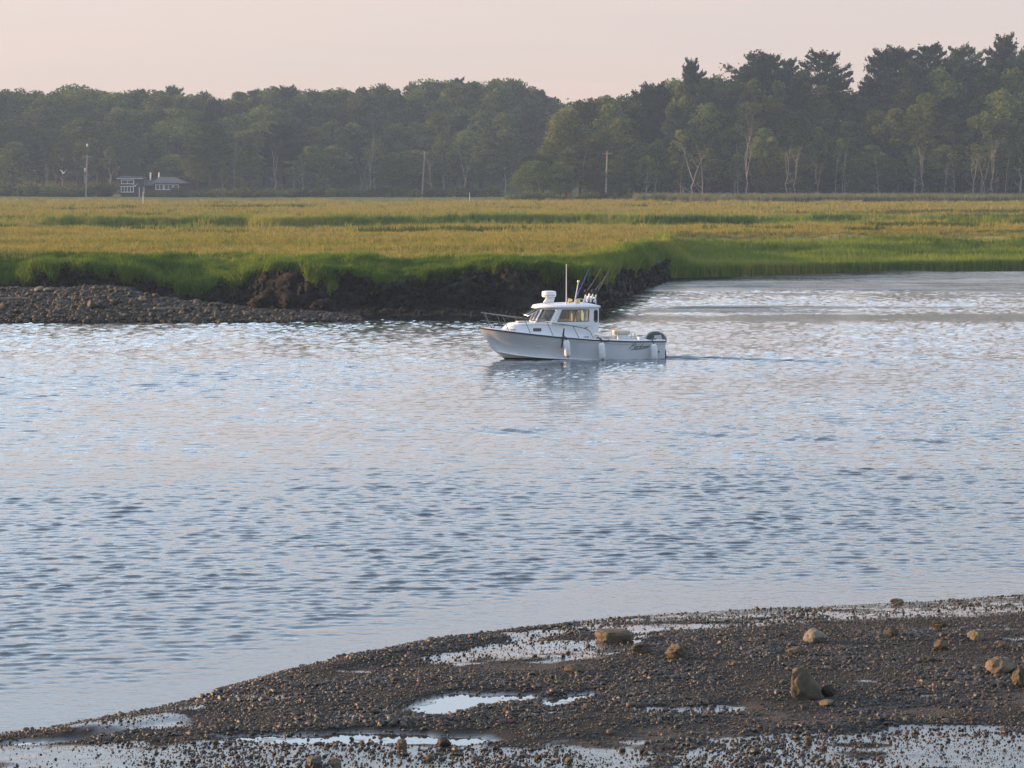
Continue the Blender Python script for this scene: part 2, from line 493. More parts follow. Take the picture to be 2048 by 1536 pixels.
def glass_mat():
    t = NT('tinted boat glass')
    fr = t.n('ShaderNodeFresnel'); fr.inputs['IOR'].default_value = 1.5
    g = t.n('ShaderNodeBsdfGlossy'); g.inputs['Roughness'].default_value = 0.02
    tr = t.n('ShaderNodeBsdfTransparent'); tr.inputs[0].default_value = (0.66, 0.72, 0.70, 1)
    m_ = t.n('ShaderNodeMixShader')
    t.l(t.math('ADD', fr.outputs[0], 0.04, clamp=True), m_.inputs[0])
    t.l(tr.outputs[0], m_.inputs[1]); t.l(g.outputs[0], m_.inputs[2])
    t.l(m_.outputs[0], t.out.inputs['Surface'])
    return t.m
M['glass'] = glass_mat()

# ------------------------------------------------------------------ instanced stuff (grass, gravel): points carry scale and turn
def scatter(name, pts, scl, rot, sources, mat=None):
    """pts Nx3, scl N, rot Nx3 -> one object whose geometry nodes instance the source meshes"""
    n = len(pts)
    me = bpy.data.meshes.new(name)
    me.vertices.add(n); me.vertices.foreach_set('co', np.asarray(pts, np.float32).ravel())
    a = me.attributes.new('scl', 'FLOAT', 'POINT'); a.data.foreach_set('value', np.asarray(scl, np.float32))
    a = me.attributes.new('rot', 'FLOAT_VECTOR', 'POINT'); a.data.foreach_set('vector', np.asarray(rot, np.float32).ravel())
    a = me.attributes.new('pick', 'INT', 'POINT'); a.data.foreach_set('value', rng.integers(0, len(sources), n).astype(np.int32))
    ob = link(name, me)
    g = bpy.data.node_groups.new(name + ' scatter', 'GeometryNodeTree')
    g.interface.new_socket('Geometry', in_out='INPUT', socket_type='NodeSocketGeometry')
    g.interface.new_socket('Geometry', in_out='OUTPUT', socket_type='NodeSocketGeometry')
    gi = g.nodes.new('NodeGroupInput'); go = g.nodes.new('NodeGroupOutput')
    m2p = g.nodes.new('GeometryNodeMeshToPoints')
    iop = g.nodes.new('GeometryNodeInstanceOnPoints')
    join = g.nodes.new('GeometryNodeGeometryToInstance')
    for me_s in reversed(sources):
        so = bpy.data.objects.new(me_s.name, me_s)      # only a source, not linked into the scene
        oi = g.nodes.new('GeometryNodeObjectInfo'); oi.inputs['Object'].default_value = so
        g.links.new(oi.outputs['Geometry'], join.inputs[0])
    def na(nm, dt):
        x = g.nodes.new('GeometryNodeInputNamedAttribute'); x.data_type = dt; x.inputs[0].default_value = nm
        return x.outputs[0]
    g.links.new(gi.outputs[0], m2p.inputs[0])
    g.links.new(m2p.outputs[0], iop.inputs['Points'])
    g.links.new(join.outputs[0], iop.inputs['Instance'])
    iop.inputs['Pick Instance'].default_value = True
    g.links.new(na('pick', 'INT'), iop.inputs['Instance Index'])
    g.links.new(na('rot', 'FLOAT_VECTOR'), iop.inputs['Rotation'])
    g.links.new(na('scl', 'FLOAT'), iop.inputs['Scale'])
    g.links.new(iop.outputs[0], go.inputs[0])
    md = ob.modifiers.new('scatter', 'NODES'); md.node_group = g
    return ob

def stone_mesh(name, mat, seed, sub=2, dims=(1, 1, 1), rough=0.25, facets=0, smooth=True):
    """unit-ish stone: an ico sphere pushed by noise and cut by random planes"""
    r_ = random.Random(seed)
    bm = bmesh.new(); bmesh.ops.create_icosphere(bm, subdivisions=sub, radius=0.5)
    ph = [(Vector((r_.gauss(0, 1), r_.gauss(0, 1), r_.gauss(0, 1))).normalized(), r_.uniform(2, 7), r_.uniform(0, 6.3)) for _ in range(7)]
    cuts = [(Vector((r_.gauss(0, 1), r_.gauss(0, 1), r_.gauss(0, 0.8))).normalized(), r_.uniform(0.27, 0.42)) for _ in range(facets)]
    for v in bm.verts:
        p = v.co.copy()
        for n_, d_ in cuts:
            k = p.dot(n_)
            if k > d_: p -= n_ * (k - d_) * 0.9
        w = sum(math.sin(p.dot(a) * f * 2 + o) for a, f, o in ph) / 7
        if sub >= 3:
            w += 0.30 * sum(math.sin(p.dot(a) * f * 5.3 + o * 3) for a, f, o in ph[:4]) / 2 + 0.20 * sum(math.sin(p.dot(a) * f * 11.7 + o * 7) for a, f, o in ph[3:]) / 2
        p *= 1 + rough * w
        v.co = Vector((p.x * dims[0], p.y * dims[1], p.z * dims[2]))
    me = bpy.data.meshes.new(name); bm.to_mesh(me); bm.free()
    me.polygons.foreach_set('use_smooth', np.full(len(me.polygons), smooth))
    if smooth: me.set_sharp_from_angle(angle=R(50))
    me.materials.append(mat)
    return me

# ------------------------------------------------------------------ shoreline of the near beach
shore_px = [(-500, 1545), (-150, 1490), (0, 1466), (90, 1456), (165, 1442), (300, 1418), (425, 1392), (440, 1378), (560, 1346), (750, 1306), (870, 1284), (1000, 1264), (1150, 1244), (1300, 1230), (1500, 1219), (1700, 1211), (2048, 1190), (2300, 1178), (2700, 1165)]
shore = np.array([[*P(a, b, 0.0)[:2]] for a, b in shore_px])
def e_beach(x): return np.interp(x, shore[:, 0], shore[:, 1])

# ------------------------------------------------------------------ river
def ell(px, py, rx, ry, tilt=0):
    """a patch given by pixel centre and reach -> world centre, half sizes and turn"""
    c = P(px, py); a = P(px + rx, py + tilt); b = P(px, py - ry)
    return c, (a - c), (b - c).length
def patch(X, Y, ep):
    c, ax, hb = ep
    L = math.hypot(ax.x, ax.y); ux, uy = ax.x / L, ax.y / L
    dx, dy = X - c.x, Y - c.y
    u = (dx * ux + dy * uy) / L; v = (-dx * uy + dy * ux) / hb
    return np.exp(-(u * u + v * v)), dx * ux + dy * uy, -dx * uy + dy * ux
wr = np.random.default_rng(5)
comps = []
for i in range(120):
    lam = 0.14 * (0.42 / 0.14) ** wr.random() if i < 108 else wr.uniform(0.42, 0.9)
    comps.append((lam, R(90) + wr.normal(0, 0.36), wr.random() * 6.28))
def river_block(xs, ys, lmin):
    X, Y = np.meshgrid(xs, ys)
    X = X.astype(np.float32); Y = Y.astype(np.float32)
    Z = np.zeros_like(X); DX = np.zeros_like(X); DY = np.zeros_like(X)
    for lam, th, p0 in comps:
        if lam < lmin: continue
        k = 2 * math.pi / lam
        sl = (0.0205 if lmin < 0.2 else 0.028) * (1.0 if lam < 0.5 else 0.7)
        ph_ = np.float32(k * math.cos(th)) * X + np.float32(k * math.sin(th)) * Y + np.float32(p0)
        Z += sl / k * np.sin(ph_)
        cq = sl / k * np.cos(ph_)
        DX += cq * math.cos(th); DY += cq * math.sin(th)
    gust = 1.0 + 0.75 * np.clip(fbm(X * 0.16, Y * 0.09, 3, 3) + 0.5 * fbm(X * 0.5, Y * 0.5, 4, 2), -0.5, 0.8)
    off = Y - e_beach(X)
    calm = 1 - 0.94 * (1 - sstep(0.8, 4.8, off + 1.8 * fbm(X * 0.3, Y * 0.3, 8, 3)))
    for c_, k_ in ((ell(120, 935, 420, 40, -12), 0.5), (ell(1000, 815, 420, 30, 8), 0.15), (ell(620, 865, 260, 18, -6), 0.45), (ell(1750, 745, 300, 24), 0.2), (ell(1280, 790, 260, 22), 0.25), (ell(1750, 636, 800, 8), 0.97)):
        w_, _, _ = patch(X, Y, c_)
        calm *= 1 - k_ * np.clip(w_ * 1.3, 0, 1) * (0.75 + 0.7 * np.clip(fbm(X * 0.5, Y * 0.35, 21, 3) + 0.3, 0, 1))
    gust = gust * np.clip(calm, 0.04, 1); Z *= gust; DX *= gust; DY *= gust
    # wake wavelets: short packets of slanting crests
    for (c_, amp, lam, ang) in ((ell(770, 860, 75, 5, 3), 0.035, 0.75, 62), (ell(1030, 862, 85, 6, 3), 0.06, 0.8, 60), (ell(1420, 870, 110, 6, 4), 0.045, 0.9, 62), (ell(1640, 878, 120, 6, 5), 0.035, 0.9, 64), (ell(1860, 883, 70, 5, 3), 0.05, 0.8, 62),
                                (ell(1450, 717, 110, 3, 3), 0.07, 1.2, 82), (ell(1360, 716, 50, 3, 0), 0.10, 0.9, 85), (ell(1600, 722, 100, 3, 3), 0.045, 1.3, 80), (ell(1130, 728, 160, 5, 0), 0.02, 0.9, 85)):
        w_, u_, v_ = patch(X, Y, c_)
        a_ = R(ang)
        Z += amp * w_ * np.sin(2 * math.pi / lam * (u_ * math.cos(a_) + v_ * math.sin(a_)))
    return np.stack([X + DX, Y + DY, Z], -1).reshape(-1, 3), X.shape
V1, sh1 = river_block(np.arange(-17, 17.01, 0.055), np.arange(30.5, 62.1, 0.06), 0.15)
V2, sh2 = river_block(np.arange(-34, 34.01, 0.1), np.concatenate([np.arange(62, 100, 0.115), np.arange(100, 148, 0.16), np.arange(148, 180, 0.2)]), 0.24)
F1 = grid_faces(*sh1); F2 = grid_faces(*sh2) + len(V1)
me = mesh_np('river', np.concatenate([V1, V2]), np.concatenate([F1, F2]), M['water'], True)
print('river', len(me.polygons))
river = tag(link('river', me), 'blue rippled tidal river filling the middle of the view', kind='structure')
# the same river goes on outside the frame, as calmer sheets that butt against the rippled part
def sheet(name, x0, x1, y0, y1, z, mat, nx=12, ny=12):
    xx, yy = np.meshgrid(np.linspace(x0, x1, nx), np.linspace(y0, y1, ny))
    return link(name, mesh_np(name, np.stack([xx, yy, np.full_like(xx, z)], -1).reshape(-1, 3), grid_faces(ny, nx), mat))
for a in ((-330, -34, 18, 160), (34, 330, 18, 160), (-34, -17, 18, 62), (17, 34, 18, 62)):
    tag(sheet('river_reach', *a, 0.0, M['water']), 'the river going on beside the view', kind='structure')

# ------------------------------------------------------------------ far marsh with its eroded bank
toe_px = [(-500, 608), (-120, 609), (60, 610), (250, 611), (330, 611), (500, 613), (600, 616), (760, 618), (900, 617), (1060, 617), (1150, 613), (1205, 606), (1232, 596), (1256, 584), (1300, 568), (1345, 557), (1400, 555), (1560, 552), (1750, 549), (2060, 544), (2300, 540)]
toe = np.array([[*P(a, b, 0.2)[:2]] for a, b in toe_px])
toe = np.vstack([[-420, toe[0, 1] + 6], toe, [420, toe[-1, 1] + 10]])
def e_bank(x):
    b = np.interp(x, toe[:, 0], toe[:, 1])
    b = b + (0.8 + 2.0 * sstep(1, 4, x)) * fbm(x * 0.45, x * 0 + 3.1, 31, 4) * (1 - 0.75 * sstep(9, 12, x))
    b = b + 0.7 * np.exp(-((x + 18.2) / 3.0) ** 2)
    return b
creek = lambda x: 262 + 9 * np.sin(x * 0.06 + 0.6) + 6 * np.sin(x * 0.15 + 2.0) + 7 * fbm(x * 0.12, x * 0 + 9, 40, 3)
def creek_gate(x):
    g = 0.55 + 2.0 * fbm(x * 0.09, x * 0 + 2.2, 44, 3)
    g = g + 0.7 * np.exp(-((x - 38) / 4.5) ** 2) + 0.7 * np.exp(-((x - 50) / 4.0) ** 2) + 0.4 * np.exp(-((x - 5) / 14) ** 2)
    return np.clip(g, 0.12, 1.0)
def panne(x, y):
    """bare wet hollows and ditch ends in the hay"""
    return sstep(0.14, 0.24, fbm(x * 0.05, y * 0.05, 300, 4)) * sstep(172, 182, y)
def marsh_z(x, t, y, full=False):
    """height of the marsh at x, distance t behind the toe, world y"""
    k = sstep(11.0, 13.6, x)                                     # 0 eroded cliff, 1 grassy slope
    lip = 1.85 - 0.7 * sstep(6, 12, x) + 1.25 * fbm(x * 0.3, x * 0 + 1.7, 50, 4) - 0.75 * np.exp(-((x + 18.2) / 2.8) ** 2)
    w = 0.75 + 0.5 * (fbm(x * 0.6, x * 0 + 5.2, 52, 3) + 0.4)
    cliff = np.where(t < 0, 0.22 + 0.085 * t, 0)
    up = np.clip(t / w, 0, 1)
    prof = 0.22 + (lip - 0.22) * (up ** 0.75)
    back = np.clip((t - w) / 9.0, 0, 1)
    prof = prof + (2.65 - lip) * (1 - (1 - back) ** 2) * (t > w)
    cliff = np.where(t < 0, cliff, prof)
    slope = np.where(t < 0, 0.25 + 0.05 * t - 0.3 * (t < -1.5), 0.25 + 2.4 * sstep(-2, 27, t) + 0.45 * fbm(x * 0.16, t * 0.22, 55, 3) * sstep(1, 8, t) * (1 - sstep(25, 40, t)))
    z = cliff * (1 - k) + slope * k
    inner = sstep(2, 12, t)
    z = z + inner * (0.22 * fbm(x * 0.05, y * 0.09, 60, 3) + 0.10 * fbm(x * 0.4, y * 0.5, 61, 3))
    # tidal creek across the marsh: low near side, steep far wall
    yc = creek(x); gt = creek_gate(x)
    z = z - 0.45 * gt * sstep(-38, -14, y - yc) * (1 - sstep(12, 14, y - yc))
    z = z - 0.95 * gt * sstep(-13, -10, y - yc) * (1 - sstep(12.0, 14.0, y - yc))
    # narrow ditches
    for yd, s_, dep in ((330, 70, 0.5), (385, 72, 0.45), (300, 75, 0.4), (208, 77, 0.35), (192, 79, 0.25)):
        yy = yd + 5 * np.sin(x * 0.06 + s_) + 3 * fbm(x * 0.1, x * 0, s_, 2)
        z = z - dep * np.exp(-((y - yy) / 1.6) ** 2) * np.clip(0.3 + 2.2 * fbm(x * 0.05, x * 0 + 4, s_ + 1, 2), 0, 1) * sstep(10, 20, t)
    z = z - 0.3 * panne(x, y) * (y < 470)
    # dry ground rising under the woods
    z = z + sstep(455, 520, y + 0.0 * x) * (0.5) + sstep(575, 720, y) * 5.0
    return z
def marsh_y(x, t):
    e_ = e_bank(x)
    b = sstep(15, 85, t)
    return (e_ + t) * (1 - b) + (140 + t) * b
cx = [0.0]
st = 0.24
while cx[-1] < 410:
    if cx[-1] > 40: st *= 1.06
    cx.append(cx[-1] + st)
cx = np.array([-v for v in cx[:0:-1]] + cx)
ts = np.concatenate([np.arange(-14, -1, 0.8), np.arange(-1, 4, 0.09), np.arange(4, 15, 0.35), np.arange(15, 60, 0.9), np.arange(60, 100, 1.1), np.arange(100, 146, 0.45), np.arange(146, 260, 1.5), np.arange(260, 350, 4), np.arange(350, 741, 15)])
Xm, Tm = np.meshgrid(cx, ts)
Ym = marsh_y(Xm, Tm)
Zm = marsh_z(Xm, Tm, Ym)
kk = sstep(11.0, 13.6, Xm)
face = np.exp(-((Tm - 0.4) / 0.7) ** 2) * (1 - kk)              # crumbling bank face
Yd = Ym + face * (0.6 * fbm(Xm * 0.9, Zm * 1.3, 70, 4) + 0.55 * fbm(Xm * 2.3, Zm * 3.0, 73, 4))
Zd = Zm + face * 0.25 * fbm(Xm * 1.7, Tm * 2.0, 75, 3) + 0.10 * fbm(Xm * 1.1, Ym * 0.9, 76, 3) * (Tm < 0) * (1 - kk)
mud = np.clip((1 - sstep(0.75, 1.6, Tm + 0.9 * fbm(Xm * 0.7, Tm * 0, 78, 3))) * (1 - kk) + kk * (Tm < 0.3), 0, 1)
cw = np.exp(-((Ym - creek(Xm) - 12.6) / 0.9) ** 2) * creek_gate(Xm)
mud = np.maximum(mud, 0.45 * (cw > 0.4) * (fbm(Xm * 0.2, Ym * 0, 79, 2) > 0.1))
green = np.clip((1 - sstep(3, 7.5, Tm + 4 * fbm(Xm * 0.12, Tm * 0.12, 80, 3))) * (1 - kk) + kk * (1 - sstep(10, 20, Tm + 7 * fbm(Xm * 0.1, Tm * 0.1, 81, 3))), 0, 1)
yy_ = Ym - creek(Xm)
green = np.maximum(green, creek_gate(Xm) * sstep(-16, -9, yy_) * (1 - sstep(14, 17, yy_)))
green = np.maximum(green, 0.85 * sstep(445, 470, Ym))
pn_ = panne(Xm, Ym) * (Ym < 455)
mud = np.maximum(mud, 0.55 * pn_); green = np.maximum(green, 0.8 * pn_)
me = mesh_np('marsh', np.stack([Xm, Yd, Zd], -1).reshape(-1, 3), grid_faces(*Xm.shape), M['marsh'], True, {'mud': mud, 'green': green})
tag(link('marsh', me), 'golden and green salt marsh with a dark eroded bank', kind='structure')
print('marsh', len(me.vertices))

# mudflat right of the bank
xg = np.arange(1.5, 70, 0.25); yg = np.arange(124, 184, 0.3)
Xf, Yf = np.meshgrid(xg, yg)
edge = 135.0 + 1.4 * fbm(Xf * 0.12, Xf * 0, 90, 3) + 8 * sstep(6.5, 2.0, Xf)
up_ = np.clip((Yf - edge) / 44, 0, 1.2)
Zf = np.where(Yf < edge, (Yf - edge) * 0.05, -0.015 + 0.2 * up_ ** 1.6 + 0.3 * sstep(0.9, 1.15, up_))
Zf += (0.16 * fbm(Xf * 0.055, Yf * 0.30, 91, 4) - 0.02) * sstep(0, 5, Yf - edge) + 0.012 * fbm(Xf * 1.5, Yf * 2.0, 92, 3)
Zf += 0.09 * np.exp(-((Xf - 11) / 9) ** 2 - ((Yf - 141) / 6) ** 2)
me = mesh_np('mudflat', np.stack([Xf, Yf, Zf], -1).reshape(-1, 3), grid_faces(*Xf.shape), M['mudflat'], True)
tag(link('mudflat', me), 'shining grey tidal mudflat below the green marsh edge', kind='structure')
# ------------------------------------------------------------------ near beach
def world_poly(pts, z=0.15): return np.array([[*P(a, b, z)[:2]] for a, b in pts])
def in_poly(x, y, poly):
    r = np.zeros(x.shape, bool); n = len(poly); j = n - 1
    for i in range(n):
        xi, yi = poly[i]; xj, yj = poly[j]
        c = ((yi > y) != (yj > y)) & (x < (xj - xi) * (y - yi) / (yj - yi + 1e-12) + xi)
        r ^= c; j = i
    return r
xb = np.arange(-13, 15, 0.055); yb = np.arange(22, 48, 0.07)
Xb, Yb = np.meshgrid(xb, yb)
def blur(a, n):
    for _ in range(n):
        a = (a + np.roll(a, 1, 0) + np.roll(a, -1, 0) + np.roll(a, 1, 1) + np.roll(a, -1, 1)) / 5
    return a
def zone(*polys, n=10, wob=0.25, seed=100):
    wx = Xb + wob * fbm(Xb * 1.1, Yb * 1.1, seed, 3); wy = Yb + 1.6 * wob * fbm(Xb * 1.1, Yb * 1.1, seed + 5, 3)
    m_ = np.zeros(Xb.shape)
    for p_ in polys: m_ = np.maximum(m_, in_poly(wx, wy, world_poly(p_)).astype(float))
    return blur(m_, n)
wet_upper = zone([(840, 1322), (1000, 1280), (1120, 1240), (1200, 1222), (1700, 1190), (2100, 1165), (2300, 1160), (2300, 1228), (2048, 1238), (1720, 1240), (1500, 1262), (1330, 1268), (1280, 1312), (1170, 1332), (900, 1338)])
sandy = zone([(690, 1338), (900, 1328), (1180, 1334), (1180, 1352), (900, 1356), (700, 1350)], [(1090, 1512), (1290, 1458), (1500, 1424), (1800, 1404), (2200, 1396), (2200, 1420), (1900, 1440), (1720, 1462), (1500, 1490), (1300, 1545)], [(-100, 1512), (220, 1510), (280, 1560), (-100, 1580)], seed=140)
pool_a = zone([(800, 1440), (840, 1410), (900, 1396), (1075, 1400), (1060, 1416), (960, 1420), (880, 1446)], n=4, seed=150)
pool_b = zone([(380, 1486), (520, 1478), (800, 1476), (980, 1482), (1040, 1492), (900, 1506), (700, 1508), (480, 1500)], n=4, seed=160)
pool_c = zone([(0, 1470), (120, 1466), (260, 1470), (60, 1482), (0, 1480)], n=3, seed=163)
pool_d = zone([(1080, 1412), (1180, 1400), (1190, 1408), (1100, 1424)], n=3, seed=167)
wet_low = zone([(0, 1494), (400, 1494), (900, 1500), (1300, 1500), (1340, 1560), (300, 1580), (-200, 1510)], [(1330, 1560), (1420, 1502), (1620, 1472), (2200, 1452), (2300, 1600), (1330, 1640)], [(1300, 1438), (1480, 1418), (1500, 1428), (1320, 1450)], [(100, 1462), (300, 1428), (420, 1412), (430, 1428), (240, 1470)], seed=170)
d_in = e_beach(Xb) - Yb
Zb = np.where(d_in < 0, 0.10 * d_in, 0.26 * (1 - np.exp(-np.maximum(d_in, 0) / 2.4)))
bar = np.exp(-((Xb + 1.6) / 2.2) ** 2) * np.exp(-((d_in - 0.9) / 0.8) ** 2)
Zb += 0.10 * bar + 0.05 * fbm(Xb * 0.5, Yb * 0.5, 110, 3) * sstep(0.2, 2.0, d_in) + 0.02 * fbm(Xb * 2.5, Yb * 2.5, 111, 4) * (d_in > -1)
Zb += (1 - np.clip(wet_upper + sandy + wet_low + pool_a + pool_b, 0, 1)) * 0.03 * sstep(0.3, 1.5, d_in)
LV = {'a': 0.205, 'b': 0.215, 'c': 0.035, 'd': 0.225}
nz = fbm(Xb * 3.0, Yb * 3.6, 120, 4)
for m_, k_ in ((pool_a, 'a'), (pool_b, 'b'), (pool_c, 'c'), (pool_d, 'd')):
    Zb = Zb * (1 - m_) + m_ * (LV[k_] - 0.013 + 0.034 * nz + 0.02 * fbm(Xb * 9, Yb * 11, 125, 3))
    rim = np.clip(blur(m_, 14) * 2.2, 0, 1) * (1 - m_)
    Zb = Zb * (1 - rim) + rim * np.maximum(Zb, LV[k_] + 0.012 + 0.012 * nz)
wl = wet_low * (1 - np.clip(pool_a + pool_b + pool_c + pool_d, 0, 1))
Zb = Zb * (1 - 0.8 * wl) + 0.8 * wl * (0.235 + 0.012 * nz)
rag = fbm(Xb * 0.9, Yb * 2.4, 210, 6)
pools = np.clip(pool_a + pool_b + pool_c + pool_d, 0, 1)
wz = np.clip(wet_upper + wet_low, 0, 1)
wz = sstep(0.30, 0.75, wz * 0.95 + 1.15 * rag)
wet = np.maximum(wz * (0.92 - 0.14 * np.clip(wet_low, 0, 1)), pools)
sandy = sandy * (0.45 + 0.55 * sstep(-0.25, 0.2, fbm(Xb * 0.9, Yb * 1.6, 214, 4)))
wet = np.maximum(wet, (1 - sstep(0.1, 0.5, d_in)) * 0.8)
me = mesh_np('beach', np.stack([Xb, Yb, Zb], -1).reshape(-1, 3), grid_faces(*Xb.shape), M['beach'], True, {'wet': wet, 'sand': sandy})
tag(link('beach', me), 'dark wet gravel bar with shining mud in the foreground', kind='structure')
def beach_at(x, y, A=None):
    A = Zb if A is None else A
    i = np.clip(((np.asarray(y) - yb[0]) / 0.07).astype(int), 0, len(yb) - 1); j = np.clip(((np.asarray(x) - xb[0]) / 0.055).astype(int), 0, len(xb) - 1)
    return A[i, j]
def pool_sheet(mask, lv, lab):
    iy, ix = np.where(mask > 0.02)
    x0, x1, y0, y1 = xb[ix.min()] - 0.1, xb[ix.max()] + 0.1, yb[iy.min()] - 0.1, yb[iy.max()] + 0.1
    grown = blur(mask, 10) > 0.01
    ids = np.arange(Xb.size).reshape(Xb.shape)
    cell = grown[:-1, :-1] & grown[1:, 1:]
    f = grid_faces(*Xb.shape)[cell.ravel()]
    used, inv = np.unique(f, return_inverse=True)
    V = np.stack([Xb.ravel()[used], Yb.ravel()[used], np.full(len(used), lv)], -1)
    tag(link('puddle', mesh_np('puddle', V, inv.reshape(-1, 4), M['puddle'])), lab, kind='structure')
pool_sheet(pool_a, LV['a'], 'bright puddle in the middle of the gravel')
pool_sheet(pool_b, LV['b'], 'long pale puddle at the lower edge of the gravel')
pool_sheet(pool_c, LV['c'], 'small pool at the left tip of the bar')
pool_sheet(pool_d, LV['d'], 'small narrow puddle among the pebbles')
# the dry bank the photographer stands on, below and behind the frame
yy_ = np.linspace(-20, 22.5, 40); xx_ = np.linspace(-330, 330, 60)
Xn, Yn = np.meshgrid(xx_, yy_)
Zn = 0.05 + 0.24 * (1 - sstep(15, 60, np.abs(Xn))) + 5.4 * sstep(20, 2, Yn) + 0.15 * fbm(Xn * 0.2, Yn * 0.3, 130, 3) * sstep(21, 12, Yn)
Zn = np.where(Yn > 21.5, -0.03, Zn)
tag(link('ground', mesh_np('ground', np.stack([Xn, Yn, Zn], -1).reshape(-1, 3), grid_faces(*Xn.shape), M['beach'], True, {'wet': np.zeros(Xn.size), 'sand': np.ones(Xn.size)})), 'bank below the viewpoint', kind='structure')

# gravel
pebs = [stone_mesh('pebble', M['pebble'], 300 + i, 2 if i < 4 else 1, (1, random.uniform(0.7, 1), random.uniform(0.5, 0.8)), 0.3, 4) for i in range(8)]
n = 480000
px_ = rng.uniform(-9, 12, n); py_ = rng.uniform(27.5, 46, n)
d_ = e_beach(px_) - py_
wet_p = beach_at(px_, py_, wet); sand_p = beach_at(px_, py_, sandy)
dens = (1 - 0.93 * np.clip(wet_p, 0, 1)) * (1 - 0.75 * np.clip(sand_p, 0, 1)) * sstep(-0.12, 0.15, d_) * (0.8 + 1.1 * np.clip(fbm(px_ * 0.7, py_ * 0.9, 200, 3) + 0.35, 0, 1))
pl = beach_at(px_, py_, np.clip(pool_a + pool_b + pool_c + pool_d, 0, 1))
dens *= 1 - 0.6 * pl
edge_bar = np.exp(-((d_ - 0.25) / 0.3) ** 2) * (px_ < 0.5)
dens = np.maximum(dens, 0.8 * edge_bar * (px_ > -4.4))
vis = np.abs(px_) < py_ * 0.225 + 0.4
keep = (rng.random(n) < dens * 1.0) & vis
px_, py_ = px_[keep], py_[keep]
sz = np.clip(rng.lognormal(math.log(0.025), 0.5, len(px_)), 0.010, 0.11)
sz *= np.where(beach_at(px_, py_, wet) > 0.5, 0.85, 1.0) * (0.65 + 1.0 * np.clip(fbm(px_ * 0.8, py_ * 0.9, 205, 3) + 0.35, 0, 1))
pz = beach_at(px_, py_) + sz * 0.16
gr = scatter('gravel', np.stack([px_, py_, pz], -1), sz, np.stack([rng.uniform(-0.4, 0.4, len(px_)), rng.uniform(-0.4, 0.4, len(px_)), rng.uniform(0, 6.3, len(px_))], -1), pebs)
tag(gr, 'dark pebbles covering the foreground gravel bar', kind='stuff')
print('gravel', len(px_))

def set_rock(name, px, py, w, h, mat, seed, label, dep=None, facets=6, sub=4, rough=0.22, rz=0.0, zg=None, shape=None, cat='rock', group=None, sink=0.2):
    """a rock whose base centre is seen at px,py and that is w x h photo pixels large"""
    z0 = 0.2
    for _ in range(4):
        p = P(px, py, z0)
        z0 = float(beach_at(p.x, p.y)) if zg is None else zg
    s = (py - 357) / (CAM_H - z0)
    W, Hh = w / s, h / s
    dims = (W, (dep or 0.75) * W, Hh * (1 + sink) * 1.02)
    me_ = stone_mesh(name, mat, seed, sub, (1, 1, 1), rough, facets)
    co = np.zeros(len(me_.vertices) * 3); me_.vertices.foreach_get('co', co); co = co.reshape(-1, 3)
    if shape: co = shape(co)
    lo, hi = co.min(0), co.max(0)
    co = (co - (lo + hi) / 2) / (hi - lo) * np.array(dims)
    me_.vertices.foreach_set('co', co.ravel()); me_.update()
    o = link(name, me_)
    o.location = (p.x, p.y + dims[1] * 0.3, z0 + dims[2] / 2 - Hh * sink)
    o.rotation_euler = (0, 0, rz)
    return tag(o, label, cat, group)
def slab(co):
    c = np.sign(co) * np.abs(co * 2) ** 0.62 / 2; c[:, 2] *= 1.0; c[:, 2] += 0.06 * c[:, 0]; return c
def peak(co):
    c = np.sign(co) * np.abs(co * 2) ** 0.75 / 2; t_ = np.clip(c[:, 2] + 0.5, 0, 1); c[:, 0] *= 1 - 0.66 * t_; c[:, 1] *= 1 - 0.5 * t_; c[:, 0] -= 0.2 * t_; return c
def dome(co):
    c = co.copy(); t_ = np.clip(c[:, 2] + 0.5, 0, 1); c[:, 0] *= 1 - 0.25 * t_; return c
set_rock('boulder', 1229, 1283, 80, 22, M['rock'], 1, 'long flat-topped brown boulder on wet mud near the water', 0.6, 7, shape=slab, sub=4)
set_rock('boulder', 1284, 1308, 44, 24, M['rock'], 2, 'rounded tan rock just below the long flat boulder', shape=dome)
set_rock('boulder', 1355, 1318, 52, 30, M['rock_dark'], 3, 'lumpy dark brown rock right of the small tan one', rough=0.3)
set_rock('boulder', 1632, 1287, 50, 29, M['rock_grey'], 4, 'smooth pale grey rock high on the gravel at right', facets=3)
set_rock('boulder', 1590, 1308, 36, 15, M['rock'], 5, 'low brown rock just left of the pale grey rock')
set_rock('boulder', 1616, 1397, 70, 63, M['rock'], 6, 'tall pointed brown boulder standing in the gravel', 0.8, 8, shape=peak, sub=4)
set_rock('boulder', 1660, 1394, 34, 24, M['rock_dark'], 7, 'small dark rock leaning beside the tall pointed boulder')
set_rock('boulder', 1655, 1413, 32, 13, M['rock'], 8, 'flat brown rock in front of the tall pointed boulder')
set_rock('boulder', 2004, 1348, 62, 32, M['rock'], 9, 'wide orange-brown rock near the right edge of the gravel')
set_rock('boulder', 2046, 1376, 42, 40, M['rock_dark'], 10, 'dark reddish rock cut off by the right frame edge')
set_rock('boulder', 1795, 1208, 32, 11, M['rock'], 11, 'small flat rock standing alone at the far waterline')
set_rock('boulder', 1786, 1276, 28, 20, M['rock_dark'], 12, 'dark upright rock in the gravel right of the grey rock')
set_rock('boulder', 1953, 1282, 34, 22, M['rock'], 13, 'orange rock in the gravel below the right waterline')
set_rock('boulder', 1880, 1256, 36, 13, M['rock_dark'], 14, 'low dark rock in the gravel at upper right')
set_rock('boulder', 1882, 1300, 28, 20, M['rock_dark'], 18, 'weedy dark lump in the gravel left of the orange rock')
set_rock('boulder', 1856, 1324, 34, 12, M['rock'], 24, 'low tan stone in the middle of the right gravel')
set_rock('boulder', 2000, 1298, 26, 16, M['rock'], 25, 'small tan rock beside the orange rock at right')
